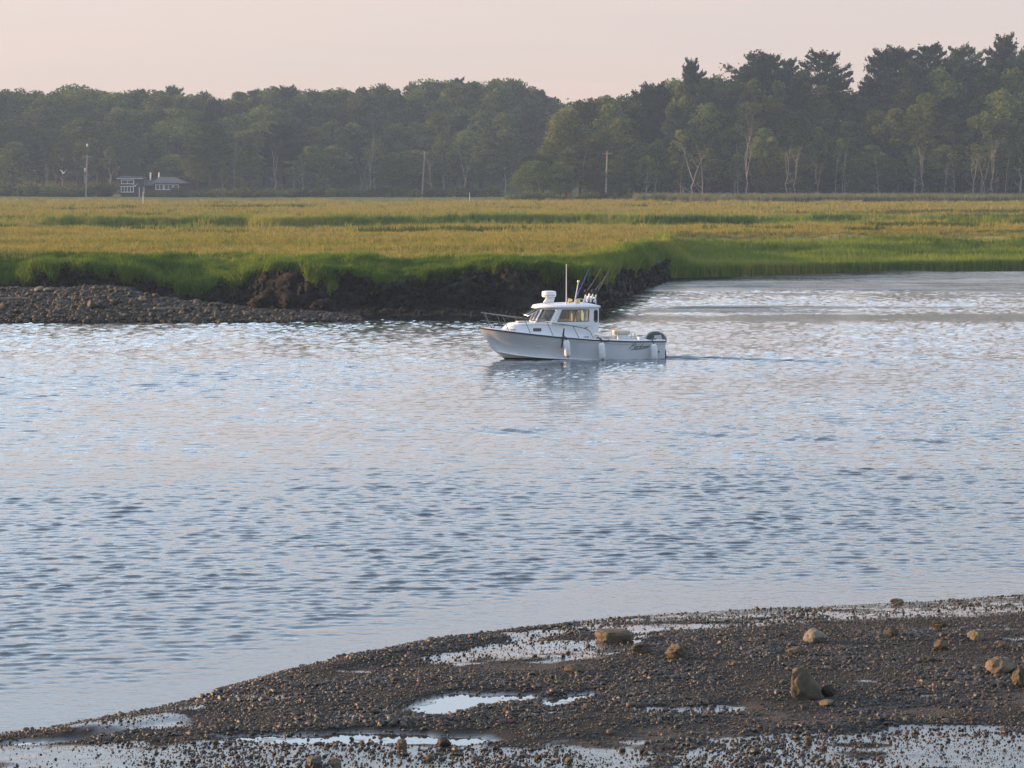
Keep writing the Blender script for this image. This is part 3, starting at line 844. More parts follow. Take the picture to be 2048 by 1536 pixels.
set_rock('boulder', 803, 1501, 23, 22, M['rock'], 15, 'egg-shaped tan stone standing in the long puddle', 0.9, 2)
set_rock('boulder', 889, 1496, 29, 20, M['rock_dark'], 16, 'squarish brown stone at the right end of the long puddle', 0.8, 6)
set_rock('boulder', 628, 1537, 32, 25, M['rock_grey'], 17, 'blocky grey-tan stone at the bottom frame edge', 0.9, 6)
set_rock('boulder', 669, 1538, 28, 22, M['rock'], 19, 'brown stone right of the blocky stone at the bottom')
set_rock('boulder', 1138, 1527, 17, 13, M['rock'], 20, 'small brown stone low on the wet mud at bottom centre', sub=3)
set_rock('boulder', 1221, 1469, 18, 11, M['rock'], 21, 'small reddish stone at the lower edge of the gravel', sub=3)
set_rock('boulder', 1617, 1487, 17, 14, M['rock_dark'], 22, 'small dark stone on the wet mud below the tall boulder', sub=3)
set_rock('boulder', 1763, 1445, 16, 10, M['rock_dark'], 23, 'small dark stone on the brown sand at right', sub=3)
set_rock('boulder', 1647, 1500, 16, 9, M['rock_dark'], 26, 'flat dark stone right of the small stone on wet mud', sub=3)
set_rock('boulder', 1150, 1345, 44, 14, M['rock_dark'], 27, 'low dark weedy heap above the middle of the gravel', rough=0.3)
# dark cobbles one can pick out on the bar
cob = [stone_mesh('cobble', M[k_], 500 + i, 3, (1, 0.85, 0.65), 0.22, 4) for i, k_ in enumerate(('pebble', 'rock_dark', 'rock', 'pebble', 'rock_dark'))]
cr_ = random.Random(9)
placed = 0
while placed < 90:
    a, b = cr_.uniform(420, 2048), cr_.uniform(1255, 1525)
    p = P(a, b, 0.22)
    if float(e_beach(p.x)) - p.y < 0.25: continue
    if float(beach_at(p.x, p.y, pool_b)) > 0.2: continue
    s = cr_.uniform(0.06, 0.125)
    o = link('cobble', cob[placed % 5]); o.scale = (s, s, s)
    o.location = (p.x, p.y, float(beach_at(p.x, p.y)) + 0.2 * s); o.rotation_euler = (cr_.uniform(-.3, .3), cr_.uniform(-.3, .3), cr_.uniform(0, 6))
    zx = 'left of the puddles' if a < 800 else 'below the long flat boulder' if a < 1300 else 'left of the tall pointed boulder' if a < 1600 else 'right of the tall pointed boulder'
    zy = 'high on the bar' if b < 1330 else 'in the middle of the bar' if b < 1420 else 'low on the bar'
    tag(o, ('larger' if s > 0.093 else 'smaller') + ' loose cobble ' + zy + ', ' + zx, 'stone', 'loose cobbles on the gravel bar')
    placed += 1

# ------------------------------------------------------------------ rock spit at the left
xs_ = np.arange(-40, -7.4, 0.2); ys2 = np.arange(122.5, 140, 0.2)
Xs, Ys = np.meshgrid(xs_, ys2)
def spit_z(x, y):
    front = 125.6 + 0.35 * fbm(x * 0.4, x * 0, 220, 3) + 1.6 * sstep(-13, -8.2, x)
    top = np.interp(x, [-40, -25, -22.5, -18, -14, -10, -8.3, -7.4], [1.2, 1.2, 1.35, 0.78, 0.42, 0.2, 0.06, -0.1])
    wid = np.interp(x, [-40, -24, -16, -8], [9.5, 9.0, 5.0, 2.2])
    u = (y - front) / wid
    return np.where(u < 0, u * wid * 0.25, top * np.clip(u * 1.0, 0, 1) ** 0.85) - np.clip(u - 1.05, 0, 9) * 1.2 * (x > -21) + 0.09 * fbm(x * 1.2, y * 1.2, 222, 3)
Zs = spit_z(Xs, Ys)
tag(link('rock_spit', mesh_np('rock_spit', np.stack([Xs, Ys, Zs], -1).reshape(-1, 3), grid_faces(*Xs.shape), M['peat'], True)), 'stony spit running out from the left bank', kind='structure')
spst = [stone_mesh('spit_stone', M['spit'], 700 + i, 2, (1, random.uniform(.75, 1), random.uniform(.55, .85)), 0.2, 5) for i in range(8)]
n = 17000
ax_ = rng.uniform(-32, -7.8, n); ay_ = rng.uniform(125.3, 136, n)
az_ = spit_z(ax_, ay_)
k_ = (az_ > -0.03) & (np.abs(fbm(ax_ * 2, ay_ * 2, 5, 2)) < 2)
front_ = spit_z(ax_, ay_ + 0.3) >= az_ - 0.12
k_ &= front_
ax_, ay_, az_ = ax_[k_], ay_[k_], az_[k_]
s_ = np.clip(rng.lognormal(math.log(0.15), 0.42, len(ax_)), 0.06, 0.4)
ff = scatter('spit_rubble', np.stack([ax_, ay_, az_ + s_ * 0.2], -1), s_, rng.uniform(-0.5, 0.5, (len(ax_), 3)) + np.array([0, 0, 1]) * rng.uniform(0, 6.3, (len(ax_), 1)), spst)
tag(ff, 'small stones packed over the left rock spit', kind='stuff')
cr_ = random.Random(4); placed = 0
while placed < 230:
    x = cr_.uniform(-27.5, -8.6); y = cr_.uniform(125.4, 135)
    z = float(spit_z(np.array(x), np.array(y)))
    if z < 0.0 or float(spit_z(np.array(x), np.array(y + 0.3))) < z - 0.1: continue
    s = cr_.uniform(0.2, 0.44) * (0.75 if x > -12 else 1)
    o = link('stone', spst[placed % 8]); o.location = (x, y, z + 0.28 * s); o.scale = (s, s, s * cr_.uniform(.8, 1.1))
    o.rotation_euler = (cr_.uniform(-.4, .4), cr_.uniform(-.4, .4), cr_.uniform(0, 6))
    zx = 'at the left end of the spit' if x < -22 else 'left of the middle of the spit' if x < -17.5 else 'right of the middle of the spit' if x < -12.5 else 'at the thin tip of the spit'
    zh = 'by the waterline' if z < 0.22 else 'on the slope' if z < 0.5 else 'near the crest'
    tag(o, ('large' if s > 0.34 else 'small') + ' grey-brown stone ' + zh + ' ' + zx, 'stone', 'stones of the left spit'); placed += 1
for a, b, w, h, mk, lab in ((78, 576, 22, 12, 'rock_grey', 'pale round boulder on top of the left stone heap'), (97, 578, 22, 10, 'rock_grey', 'pale boulder right behind the topmost one of the heap'), (264, 614, 18, 14, 'rock', 'square tan stone on the slope of the left spit'), (285, 604, 18, 12, 'rock', 'warm brown rounded stone at the crest of the spit'), (434, 638, 14, 15, 'rock', 'upright tan stone near the outer part of the spit'), (182, 620, 16, 16, 'rock', 'tan stone in the middle of the stone heap'), (494, 630, 20, 10, 'rock', 'flat tan stone toward the tip of the spit')):
    D_ = 126 + (640 - b) * 0.13
    p = PD(a, b, D_)
    z = float(spit_z(np.array(p.x), np.array(D_)))
    s = F_PX / D_
    me_ = stone_mesh('boulder', M[mk], 900 + a, 3, (w / s, w / s * .8, h / s * 1.2), 0.15, 5)
    o = link('boulder', me_); o.location = (p.x, D_, z + 0.45 * h / s + 0.05); tag(o, lab, 'rock')

# ------------------------------------------------------------------ debris under the bank
def bank_thing(name, px, py, w, h, mat, seed, label, cat, z=0.25, rough=0.3, facets=4, dep=0.8):
    p = P(px, py, z); s = F_PX / p.y
    me_ = stone_mesh(name, mat, seed, 4, (w / s, w / s * dep, h / s * 1.3), rough, facets)
    o = link(name, me_); o.location = (p.x, p.y + 0.3 * w / s, z + 0.42 * h / s); tag(o, label, cat); return o
bank_thing('peat_block', 636, 606, 58, 40, M['peat'], 1, 'slumped peat block with a grassy top below the bank', 'peat block')
bank_thing('boulder', 686, 612, 40, 28, M['rock_dark'], 2, 'brown boulder right of the grass-topped peat block', 'rock')
bank_thing('peat_block', 528, 614, 60, 22, M['peat'], 3, 'low rounded peat lump at the water edge left of others', 'peat block')
bank_thing('peat_block', 582, 615, 54, 26, M['peat'], 4, 'dark peat lump between two others under the bank', 'peat block')
bank_thing('peat_block', 650, 621, 56, 20, M['peat'], 5, 'low peat lump in front of the grassy slump', 'peat block')
bank_thing('boulder', 892, 606, 44, 26, M['rock_dark'], 6, 'brown rounded boulder lying under the middle of the bank', 'rock')
bank_thing('peat_block', 778, 604, 26, 16, M['peat'], 7, 'small peat stump left of the driftwood pole', 'peat block')
bank_thing('peat_block', 816, 605, 28, 18, M['peat'], 8, 'small peat stump at the upper end of driftwood pole', 'peat block')
bank_thing('peat_block', 978, 610, 90, 44, M['peat'], 9, 'broad rooty peat mass slumped left of the boat cabin', 'peat block', rough=0.4)
bank_thing('peat_block', 1224, 594, 56, 44, M['peat'], 10, 'dark fallen peat block behind the fishing rods', 'peat block', z=0.15, facets=6)
bank_thing('peat_block', 1186, 607, 50, 18, M['peat'], 11, 'low peat lump left of the fallen block', 'peat block', z=0.1)
bank_thing('peat_block', 1262, 580, 40, 24, M['peat'], 12, 'peat shoulder right of the fallen dark block', 'peat block', z=0.2)
bank_thing('peat_block', 340, 608, 44, 18, M['peat'], 13, 'mud lump in the mouth of the small gully', 'peat block', z=0.3)
clod = [stone_mesh('peat clod', M['peat'], 60 + i, 2, (1, .8, .7), 0.45, 3) for i in range(6)]
n = 9000
x = rng.uniform(-34, 11.5, n); t = np.where(rng.random(n) < 0.45, rng.uniform(-2.6, 0.1, n), rng.uniform(0.0, 1.1, n))
y = e_bank(x) + t; z = marsh_z(x, t, y)
fc_ = np.exp(-((t - 0.4) / 0.7) ** 2) * (1 - sstep(11.0, 13.6, x))
y = y + fc_ * (0.6 * fbm(x * 0.9, z * 1.3, 70, 4) + 0.55 * fbm(x * 2.3, z * 3.0, 73, 4))
s_ = np.clip(rng.lognormal(math.log(0.16), 0.6, n), 0.06, 0.7) * np.where(t > 0, 1.0, 0.8)
kp = (z > 0.0) & ((fbm(x * 0.5, t * 0.8, 320, 3) > -0.25))
tag(scatter('bank_clods', np.stack([x, y, z], -1)[kp], s_[kp], rng.uniform(0, 6.3, (n, 3))[kp], clod), 'crumbling dark peat clods on the bank face and toe', kind='stuff')
def log(px0, py0, px1, py1, z0, z1, r0, r1, label, name='driftwood_log', cat='driftwood'):
    a, b = P(px0, py0, z0), P(px1, py1, z1)
    m_ = MB(); pts = [a.lerp(b, k / 5) + Vector((0, 0, random.uniform(-.03, .03))) for k in range(6)]
    m_.tube(pts, [r0 + (r1 - r0) * k / 5 for k in range(6)], 8)
    tag(m_.build(name, M['driftwood'], None, True), label, cat)
log(826, 597, 884, 611, 0.45, 0.2, 0.07, 0.04, 'thin driftwood pole slanting down the mud under the bank')
log(884, 609, 930, 612, 0.22, 0.18, 0.05, 0.03, 'short grey branch lying right of the driftwood pole')
log(-6, 598, 58, 597, 1.25, 1.25, 0.09, 0.07, 'grey plank lying on the stones at the left edge')
log(308, 617, 362, 616, 0.75, 0.7, 0.07, 0.05, 'grey plank lying on the crest of the spit')
log(278, 589, 420, 581, 0.55, 0.75, 0.05, 0.04, 'long grey branch lying across the gully mouth')
log(520, 541, 620, 538, 2.0, 2.05, 0.03, 0.03, 'thin root line on the bank face above the lumps')

# ------------------------------------------------------------------ grass
def tuft(name, mat, n, h, spread, width, seed, lean=0.5, wind=0.15):
    r_ = np.random.default_rng(seed)
    V, Fc = [], []
    for i in range(n):
        a = r_.uniform(0, 6.283); rad = spread * math.sqrt(r_.random())
        bx, by = rad * math.cos(a), rad * math.sin(a)
        hh = h * r_.uniform(0.55, 1.1); w = width * r_.uniform(0.7, 1.2)
        la = r_.uniform(0, 6.283); ll = hh * lean * r_.random()
        dx, dy = ll * math.cos(la) + wind * hh, ll * math.sin(la)
        fa = r_.uniform(0, 3.14); ux, uy = math.cos(fa) * w / 2, math.sin(fa) * w / 2
        b0 = len(V)
        V += [(bx - ux, by - uy, -0.05), (bx + ux, by + uy, -0.05), (bx + dx * .4 + ux * .8, by + dy * .4 + uy * .8, hh * .6), (bx + dx * .4 - ux * .8, by + dy * .4 - uy * .8, hh * .6), (bx + dx, by + dy, hh)]
        Fc += [(b0, b0 + 1, b0 + 2), (b0, b0 + 2, b0 + 3), (b0 + 3, b0 + 2, b0 + 4)]
    return mesh_np(name, V, Fc, mat)
def grass_pts(n, x0, x1, t0, t1, fn, power=1.0):
    x = rng.uniform(x0, x1, n); t = t0 + (t1 - t0) * rng.random(n) ** power
    y = marsh_y(x, t)
    k = fn(x, t, y) & (np.abs(x) < y * 0.225 + 2)
    x, t, y = x[k], t[k], y[k]
    return x, t, y, marsh_z(x, t, y)
def zrot(n): return np.stack([np.zeros(n), np.zeros(n), rng.uniform(0, 6.283, n)], -1)
gt_ = [tuft('cordgrass tuft', M['green'], 14, 0.62, 0.22, 0.045, i) for i in range(4)]
def thr(n): return rng.random(n)
# bank top and drooping lip
x, t, y, z = grass_pts(46000, -34, 13, 0.35, 10, lambda x, t, y: (thr(len(x)) < 1 - sstep(3, 7.5, t + 4 * fbm(x * .12, t * .12, 80, 3))) & (t > 1.3 + 1.8 * fbm(x * .9, x * 0, 78, 3)) & (x < 12.5))
sc_ = np.where(t < 1.8, 0.9, 0.7) * rng.uniform(0.6, 1.25, len(x)) * (0.6 + 0.9 * np.clip(fbm(x * 0.55, t * 0.6, 311, 3) + 0.45, 0, 1))
rt = zrot(len(x)); rt[:, 0] = np.where(t < 1.9, rng.uniform(0.3, 0.9, len(x)), 0); rt[:, 2] = np.where(t < 1.9, rng.uniform(-0.7, 0.7, len(x)), rt[:, 2])
tag(scatter('bank_grass', np.stack([x, y, z], -1), sc_, rt, gt_), 'green cordgrass hanging over the dark bank', kind='stuff')
# right slope, tall upright cordgrass by the mudflat
gt2 = [tuft('tall cordgrass tuft', M['green'], 12, 0.9, 0.2, 0.05, 20 + i, 0.25, 0.08) for i in range(4)]
x, t, y, z = grass_pts(60000, 11.2, 46, 0.0, 24, lambda x, t, y: (thr(len(x)) < 1 - sstep(9, 20, t + 7 * fbm(x * .1, t * .1, 81, 3))), 1.35)
tag(scatter('slope_grass', np.stack([x, y, z], -1), rng.uniform(0.6, 1.15, len(x)) * np.where(t < 8, 1.1, 0.75), zrot(len(x)), gt2), 'tall green cordgrass along the right edge of the mudflat', kind='stuff')
# golden hay across the flat marsh
gd = [tuft('salt hay tuft', M['gold'], 12, 0.36, 0.35, 0.05, 40 + i, 0.9, 0.2) for i in range(4)]
x, t, y, z = grass_pts(230000, -105, 105, 5, 345, lambda x, t, y: thr(len(x)) < np.minimum(1, (165 / y) ** 2) * sstep(2.2, 6.5, t + 4 * fbm(x * .12, t * .12, 80, 3)) * (1 - sstep(11, 13, x) * (1 - sstep(7, 17, t + 7 * fbm(x * .1, t * .1, 81, 3)))))
kp = rng.random(len(x)) > 0.93 * panne(x, y)
x, t, y, z = x[kp], t[kp], y[kp], z[kp]
sc_ = rng.uniform(0.6, 1.3, len(x)) * (1 + 0.6 * sstep(180, 400, y)) * (0.7 + 1.1 * np.clip(fbm(x * 0.15, y * 0.12, 310, 3) + 0.3, 0, 1))
tag(scatter('marsh_hay', np.stack([x, y, z], -1), sc_, zrot(len(x)), gd), 'golden salt hay covering the flat marsh', kind='stuff')
print('hay', len(x))
# taller dark grass in the hollows of the marsh
x, t, y, z = grass_pts(200000, -100, 100, 30, 310, lambda x, t, y: thr(len(x)) < np.minimum(1, (210 / y) ** 1.1) * panne(x, y))
tag(scatter('hollow_grass', np.stack([x, y, z], -1), rng.uniform(0.6, 1.3, len(x)), zrot(len(x)), [tuft('dark sedge tuft', M['sedge'], 12, 0.75, 0.3, 0.06, 80 + i, 0.4, 0.1) for i in range(3)]), 'dark green sedge in the hollows of the marsh', kind='stuff')
# green fringe in the creek
x, t, y, z = grass_pts(90000, -70, 70, 95, 150, lambda x, t, y: (thr(len(x)) < creek_gate(x) * (sstep(8, 11, y - creek(x)) * (1 - sstep(13.5, 17, y - creek(x))) + 0.35 * sstep(-15, -12, y - creek(x)) * (1 - sstep(-9, -6, y - creek(x))))))
tag(scatter('creek_grass', np.stack([x, y, z], -1), rng.uniform(0.7, 1.2, len(x)), zrot(len(x)), gt2), 'dark green grass lining the creek across the marsh', kind='stuff')
# reeds before the right wood
rd = [tuft('reed clump', M['reed'], 16, 1.5, 0.5, 0.10, 60 + i, 0.25, 0.1) for i in range(3)]
n = 11000
x = rng.uniform(24, 125, n); y = rng.uniform(462, 486, n); y = y + 10 * sstep(40, 26, x)
z = marsh_z(x, y - 140, y)
tag(scatter('reeds', np.stack([x, y, z], -1), rng.uniform(0.7, 1.25, n), zrot(n), rd), 'pale reeds standing before the right wood', kind='stuff')
# tuft on the slumped block
n = 90
c = P(636, 606, 0.25)
x = rng.normal(c.x, 0.33, n); y = rng.normal(c.y + 0.5, 0.3, n); z = np.full(n, 1.25)
tag(scatter('slump_grass', np.stack([x, y, z], -1), rng.uniform(0.5, 0.9, n), zrot(n), gt_), 'green tuft growing on the slumped peat block', kind='stuff')

# ------------------------------------------------------------------ trees
def leaf_quads(C, S, r_, up=0.25, aspect=0.62, dirv=None):
    n = len(C)
    a = r_.normal(size=(n, 3))
    if dirv is not None: a = dirv + 0.45 * a
    a /= np.linalg.norm(a, axis=1, keepdims=True)
    b = r_.normal(size=(n, 3)); b[:, 2] *= (1 - up)
    b -= a * (a * b).sum(1, keepdims=True); b /= np.linalg.norm(b, axis=1, keepdims=True)
    S = S[:, None]
    A, B = a * S * 0.5, b * S * 0.5 * aspect
    V = np.stack([C - A, C - A * .1 + B, C + A, C + A * .1 - B], 1).reshape(-1, 3)
    return V, np.arange(4 * n).reshape(-1, 4)
def limb(m_, p0, d, length, r0, r_, depth, n=6, tips=None):
    pts = [Vector(p0)]; d = Vector(d).normalized(); k = 4
    for i in range(k):
        d = (d + Vector((r_.gauss(0, .13), r_.gauss(0, .13), 0.06))).normalized()
        pts.append(pts[-1] + d * length / k)
    m_.tube(pts, [r0 * (1 - 0.72 * i / k) for i in range(k + 1)], n, True)
    if tips is not None: tips.append(pts[-1])
    if depth > 0:
        for j in range(r_.choice((2, 2, 3))):
            q = pts[r_.choice((2, 3, 4))]
            nd = (d + Vector((r_.gauss(0, .75), r_.gauss(0, .75), r_.uniform(-.1, .5)))).normalized()
            limb(m_, q, nd, length * r_.uniform(.5, .75), r0 * 0.45, r_, depth - 1, 5, tips)
def broadleaf(seed, H, Rr, base=0.3, lobes=46, bark='bark', leaves=95, leaf='leaf', lean=0.0):
    r_ = random.Random(seed); g = np.random.default_rng(seed)
    m_ = MB()
    top = H * 0.75
    pts = [Vector((lean * (k / 6) ** 2 * H + r_.gauss(0, .12) * k / 3, r_.gauss(0, .12) * k / 3, top * k / 6)) for k in range(7)]
    m_.tube(pts, [0.016 * H * (1 - 0.8 * k / 6) + 0.03 for k in range(7)], 7)
    for j in range(7):
        k = r_.choice((2, 3, 3, 4, 5)); a = r_.uniform(0, 6.283)
        limb(m_, pts[k], (math.cos(a), math.sin(a), r_.uniform(.5, 1.1)), Rr * r_.uniform(.7, 1.1), 0.007 * H, r_, 1)
    tr = m_.mesh('trunk', M[bark], True)
    Cs, Ss = [], []
    ph = [r_.uniform(0, 6.28) for _ in range(4)]
    for i in range(int(lobes * 1.7)):
        u = r_.random() ** 0.85
        a = r_.uniform(0, 6.283)
        prof = min(1.0, 0.45 + (u / .3) ** .7 * .55) * (1 - u ** 2.3) ** 0.6 + 0.03
        rad = Rr * prof * (0.45 + 0.55 * math.sqrt(r_.random())) * (1 + 0.18 * math.sin(2 * a + ph[0]) + 0.14 * math.sin(5 * u * 3 + ph[1] + a))
        c = np.array([rad * math.cos(a) + lean * H * u, rad * math.sin(a), H * (base + (1 - base) * u * 0.94)])
        lr = Rr * r_.uniform(0.15, 0.31)
        n_ = int(leaves * (lr / (0.27 * Rr)) ** 2)
        dv = g.normal(size=(n_, 3)); dv /= np.linalg.norm(dv, axis=1, keepdims=True)
        rr = lr * (0.55 + 0.55 * g.random(n_) ** 0.6)
        Cs.append(c + dv * rr[:, None] * np.array([1.0, 1.0, 0.95])); Ss.append(g.uniform(0.3, 0.68, n_))
    V, Fc = leaf_quads(np.concatenate(Cs), np.concatenate(Ss), g)
    return tr, mesh_np('crown', V, Fc, M[leaf])
def pine(seed, H, Rr, base=0.35):
    r_ = random.Random(seed); g = np.random.default_rng(seed)
    m_ = MB()
    pts = [Vector((r_.gauss(0, .1), r_.gauss(0, .1), H * 0.97 * k / 7)) for k in range(8)]
    m_.tube(pts, [0.013 * H * (1 - 0.9 * k / 7) + 0.02 for k in range(8)], 7)
    Cs, Ss, Ds = [], [], []
    zz = H * base
    while zz < H * 0.97:
        u = (zz / H - base) / (1 - base)
        az0 = r_.uniform(0, 6.283)
        nb = r_.choice((4, 5, 5, 6))
        for j in range(nb):
            a = az0 + 6.283 * j / nb + r_.gauss(0, .25)
            L = Rr * (1 - u ** 2.4) ** 0.75 * (0.55 + 0.45 * min(1, u * 2.5)) * r_.uniform(.5, 1.1) + 0.6
            if r_.random() < 0.12: L *= 1.3
            if r_.random() < 0.10: continue
            el = r_.uniform(-0.08, 0.14) + 0.45 * u ** 2
            d = np.array([math.cos(a) * math.cos(el), math.sin(a) * math.cos(el), math.sin(el)])
            p0 = np.array([0, 0, zz + r_.uniform(-.25, .25)])
            tip = p0 + d * L
            m_.tube([p0, p0 + d * L * .5 - np.array([0, 0, .03 * L]), tip], [0.06 + 0.03 * (1 - u), 0.04, 0.012], 4, False)
            n_ = int(36 + 34 * L)
            f = 0.2 + 0.86 * g.random(n_) ** 0.7
            side = np.array([-d[1], d[0], 0]); side /= np.linalg.norm(side) + 1e-6
            c = p0 + d * (L * f)[:, None] + side * (g.normal(0, 0.25, n_) * L * (1.1 - f * 0.5))[:, None]
            c[:, 2] += np.abs(g.normal(0.0, 0.36, n_)) + 0.14 * L * f ** 3
            Cs.append(c); Ss.append(g.uniform(0.35, 0.8, n_))
            Ds.append(np.tile(d * 0.8 + np.array([0, 0, 0.5]), (n_, 1)))
        zz += r_.uniform(0.75, 1.3) * (1.15 - 0.4 * u)
    n_ = 90
    c = g.normal(0, 0.35, (n_, 3)) * np.array([1, 1, 1.3]) + np.array([0, 0, H * 0.975])
    Cs.append(c); Ss.append(g.uniform(.3, .6, n_)); Ds.append(np.tile(np.array([0, 0, 1.0]), (n_, 1)))
    V, Fc = leaf_quads(np.concatenate(Cs), np.concatenate(Ss), g, 0.2, 0.42, np.concatenate(Ds))
    return m_.mesh('trunk', M['bark'], True), mesh_np('crown', V, Fc, M['needle'])
def bare(seed, H, forks=2, depth=1):
    r_ = random.Random(seed); m_ = MB()
    fh = H * r_.uniform(.3, .5)
    pts = [Vector((r_.gauss(0, .06) * k, r_.gauss(0, .06) * k, fh * k / 4 - 0.2)) for k in range(5)]
    r0 = 0.010 * H + 0.03
    m_.tube(pts, [r0 * (1 - 0.3 * k / 4) for k in range(5)], 7)
    for j in range(forks):
        sgn = -1 if j % 2 else 1
        limb(m_, pts[-1], (sgn * r_.uniform(.12, .38), r_.uniform(-.2, .2), 1), H * r_.uniform(.5, .7), r0 * 0.66, r_, depth)
    for j in range(3):
        limb(m_, pts[r_.choice((2, 3))], (r_.choice((-1, 1)), r_.uniform(-.4, .4), r_.uniform(.1, .5)), H * r_.uniform(.12, .26), r0 * 0.3, r_, 1, 5)
    return m_.mesh('trunk', M['pale_bark'], True)
def bushm(seed, w, h, leaf='shrub'):
    r_ = random.Random(seed); g = np.random.default_rng(seed)
    Cs, Ss = [], []
    for i in range(16):
        a = r_.uniform(0, 6.28); rad = w / 2 * math.sqrt(r_.random()) * .8
        lr = r_.uniform(.28, .42) * h
        c = np.array([rad * math.cos(a), rad * math.sin(a), lr * .6 + (h - lr) * r_.random() * (1 - (rad / w * 1.6) ** 2)])
        n_ = 70
        dv = g.normal(size=(n_, 3)); dv /= np.linalg.norm(dv, axis=1, keepdims=True)
        q = c + dv * (lr * (0.5 + 0.55 * g.random(n_)))[:, None]; q[:, 2] = np.maximum(q[:, 2], 0.05)
        Cs.append(q); Ss.append(g.uniform(0.22, 0.5, n_))
    V, Fc = leaf_quads(np.concatenate(Cs), np.concatenate(Ss), g)
    m_ = MB()
    for j in range(4):
        a = r_.uniform(0, 6.28); m_.tube([(0, 0, -.2), (math.cos(a) * w * .2, math.sin(a) * w * .2, h * .7)], [.06, .02], 5)
    return m_.mesh('stem', M['bark']), mesh_np('foliage', V, Fc, M[leaf])

BL = [broadleaf(1000 + i, 20, rr, b, lb) for i, (rr, b, lb) in enumerate(((4.6, .22, 52), (5.2, .28, 58), (3.8, .2, 44), (4.4, .4, 42), (5.6, .25, 62), (3.4, .34, 36)))]
PB = [broadleaf(1100 + i, 17, rr, b, lb, 'pale_bark', lean=ln) for i, (rr, b, lb, ln) in enumerate(((3.4, .45, 26, .02), (3.0, .5, 22, -.03), (3.8, .42, 30, .04)))]
PN = [pine(1200 + i, 28, rr, b) for i, (rr, b) in enumerate(((5.2, .38), (6.0, .42), (4.4, .35), (5.6, .5)))]
BR = [bare(1300 + i, 12, f, d) for i, (f, d) in enumerate(((2, 2), (2, 1), (3, 2), (1, 1), (2, 1)))]
BU = [bushm(1400 + i, w, h, lf) for i, (w, h, lf) in enumerate(((4, 2.4, 'shrub'), (5, 1.8, 'shrub'), (3, 2.8, 'leaf'), (4.5, 2.2, 'leaf')))]

def ground_z(x, y): return float(marsh_z(np.array(float(x)), np.array(float(y) - 140.0), np.array(float(y))))
cnt = {}
def plant(name, protos, idx, x, y, height, h0, label, cat, group, wscale=1.0, parts=('trunk', 'crown'), rz=None, r_=random):
    o = empty(name, (x, y, ground_z(x, y) - 0.15), r_.uniform(0, 6.283) if rz is None else rz)
    s = height / h0
    o.scale = (s * wscale, s * wscale, s)
    pr = protos[idx % len(protos)]
    if not isinstance(pr, tuple): pr = (pr,)
    for nm, me_ in zip(parts, pr): link(nm, me_, o)
    cnt[name] = cnt.get(name, 0) + 1
    return tag(o, label, cat, group)

tr_ = random.Random(77)
skyL = [(-120, 168), (0, 170), (100, 178), (150, 172), (220, 176), (290, 183), (350, 172), (430, 190), (470, 188), (550, 176), (620, 172), (700, 176), (780, 172), (860, 165), (920, 157), (990, 154), (1060, 164), (1095, 182), (1125, 202), (1160, 225), (1250, 240)]
skyR = [(1010, 330), (1040, 255), (1090, 225), (1130, 203), (1180, 192), (1240, 183), (1300, 172), (1340, 152), (1400, 150), (1450, 155), (1490, 150), (1540, 140), (1600, 140), (1670, 160), (1700, 178), (1718, 182), (1740, 160), (1800, 120), (1900, 125), (1960, 125), (2040, 120), (2200, 120)]
def sky_y(tab, px): return float(np.interp(px, [a for a, _ in tab], [b for _, b in tab]))
def secL(px):
    if px < 170: return 'hazy tree in the left wood, left of the lamp-topped pole', 'trees left of the lamp pole'
    if px < 400: return 'hazy tree in the wood behind and above the dark house', 'trees behind the dark house'
    if px < 780: return 'hazy tree in the wood between house and middle utility pole', 'trees between house and middle pole'
    return 'hazy tree in the rounded wooded rise right of the middle pole', 'trees of the rounded rise'
def secR(px):
    if px < 1290: return 'broadleaf tree in the nearer wood around the right utility pole', 'trees around the right pole'
    if px < 1700: return 'tree in the nearer wood right of the right utility pole', 'trees of the middle right wood'
    return 'tree in the nearer wood at the far right', 'trees of the far right wood'
def at_px(px, D): return (px - 1024) * D / F_PX / CT * 1.0
MARKS = [(0, 'the left frame edge'), (131, 'the thin bare pole'), (177, 'the lamp-topped pole'), (268, 'the dark house'), (425, 'the dark spreading pine'), (553, 'the white dead tree'), (655, 'the thin pale trunk'), (742, 'the taller pale tree'), (845, 'the middle utility pole'), (930, 'the tall pale trunk'), (1000, 'the rise crest'), (1120, 'the dip in the skyline'), (1210, 'the right utility pole'), (1382, 'the wide-forked dead tree'), (1490, 'the many-branched dead tree'), (1570, 'the leaning forked trunk'), (1640, 'the skyline-gap pine'), (1710, 'the right skyline gap'), (1795, 'the short straight snag'), (1838, 'the one-armed pale trunk'), (1940, 'the Y-shaped trunk'), (1997, 'the tallest pine'), (2048, 'the right frame edge')]
ROWS = ['on the skyline', 'just below the skyline', 'in the middle ranks', 'in the second rank', 'at the front']
def where(px, row):
    m_, nm = min(MARKS, key=lambda q: abs(q[0] - px))
    d_ = px - m_
    side = 'in line with' if abs(d_) < 7 else ('just ' if abs(d_) < 18 else 'close ' if abs(d_) < 32 else 'somewhat ' if abs(d_) < 46 else 'well ') + ('left of' if d_ < 0 else 'right of')
    return f'{ROWS[row]}, {side} {nm}'
def named(kind, px, row): return f'{kind} {where(px, row)}'
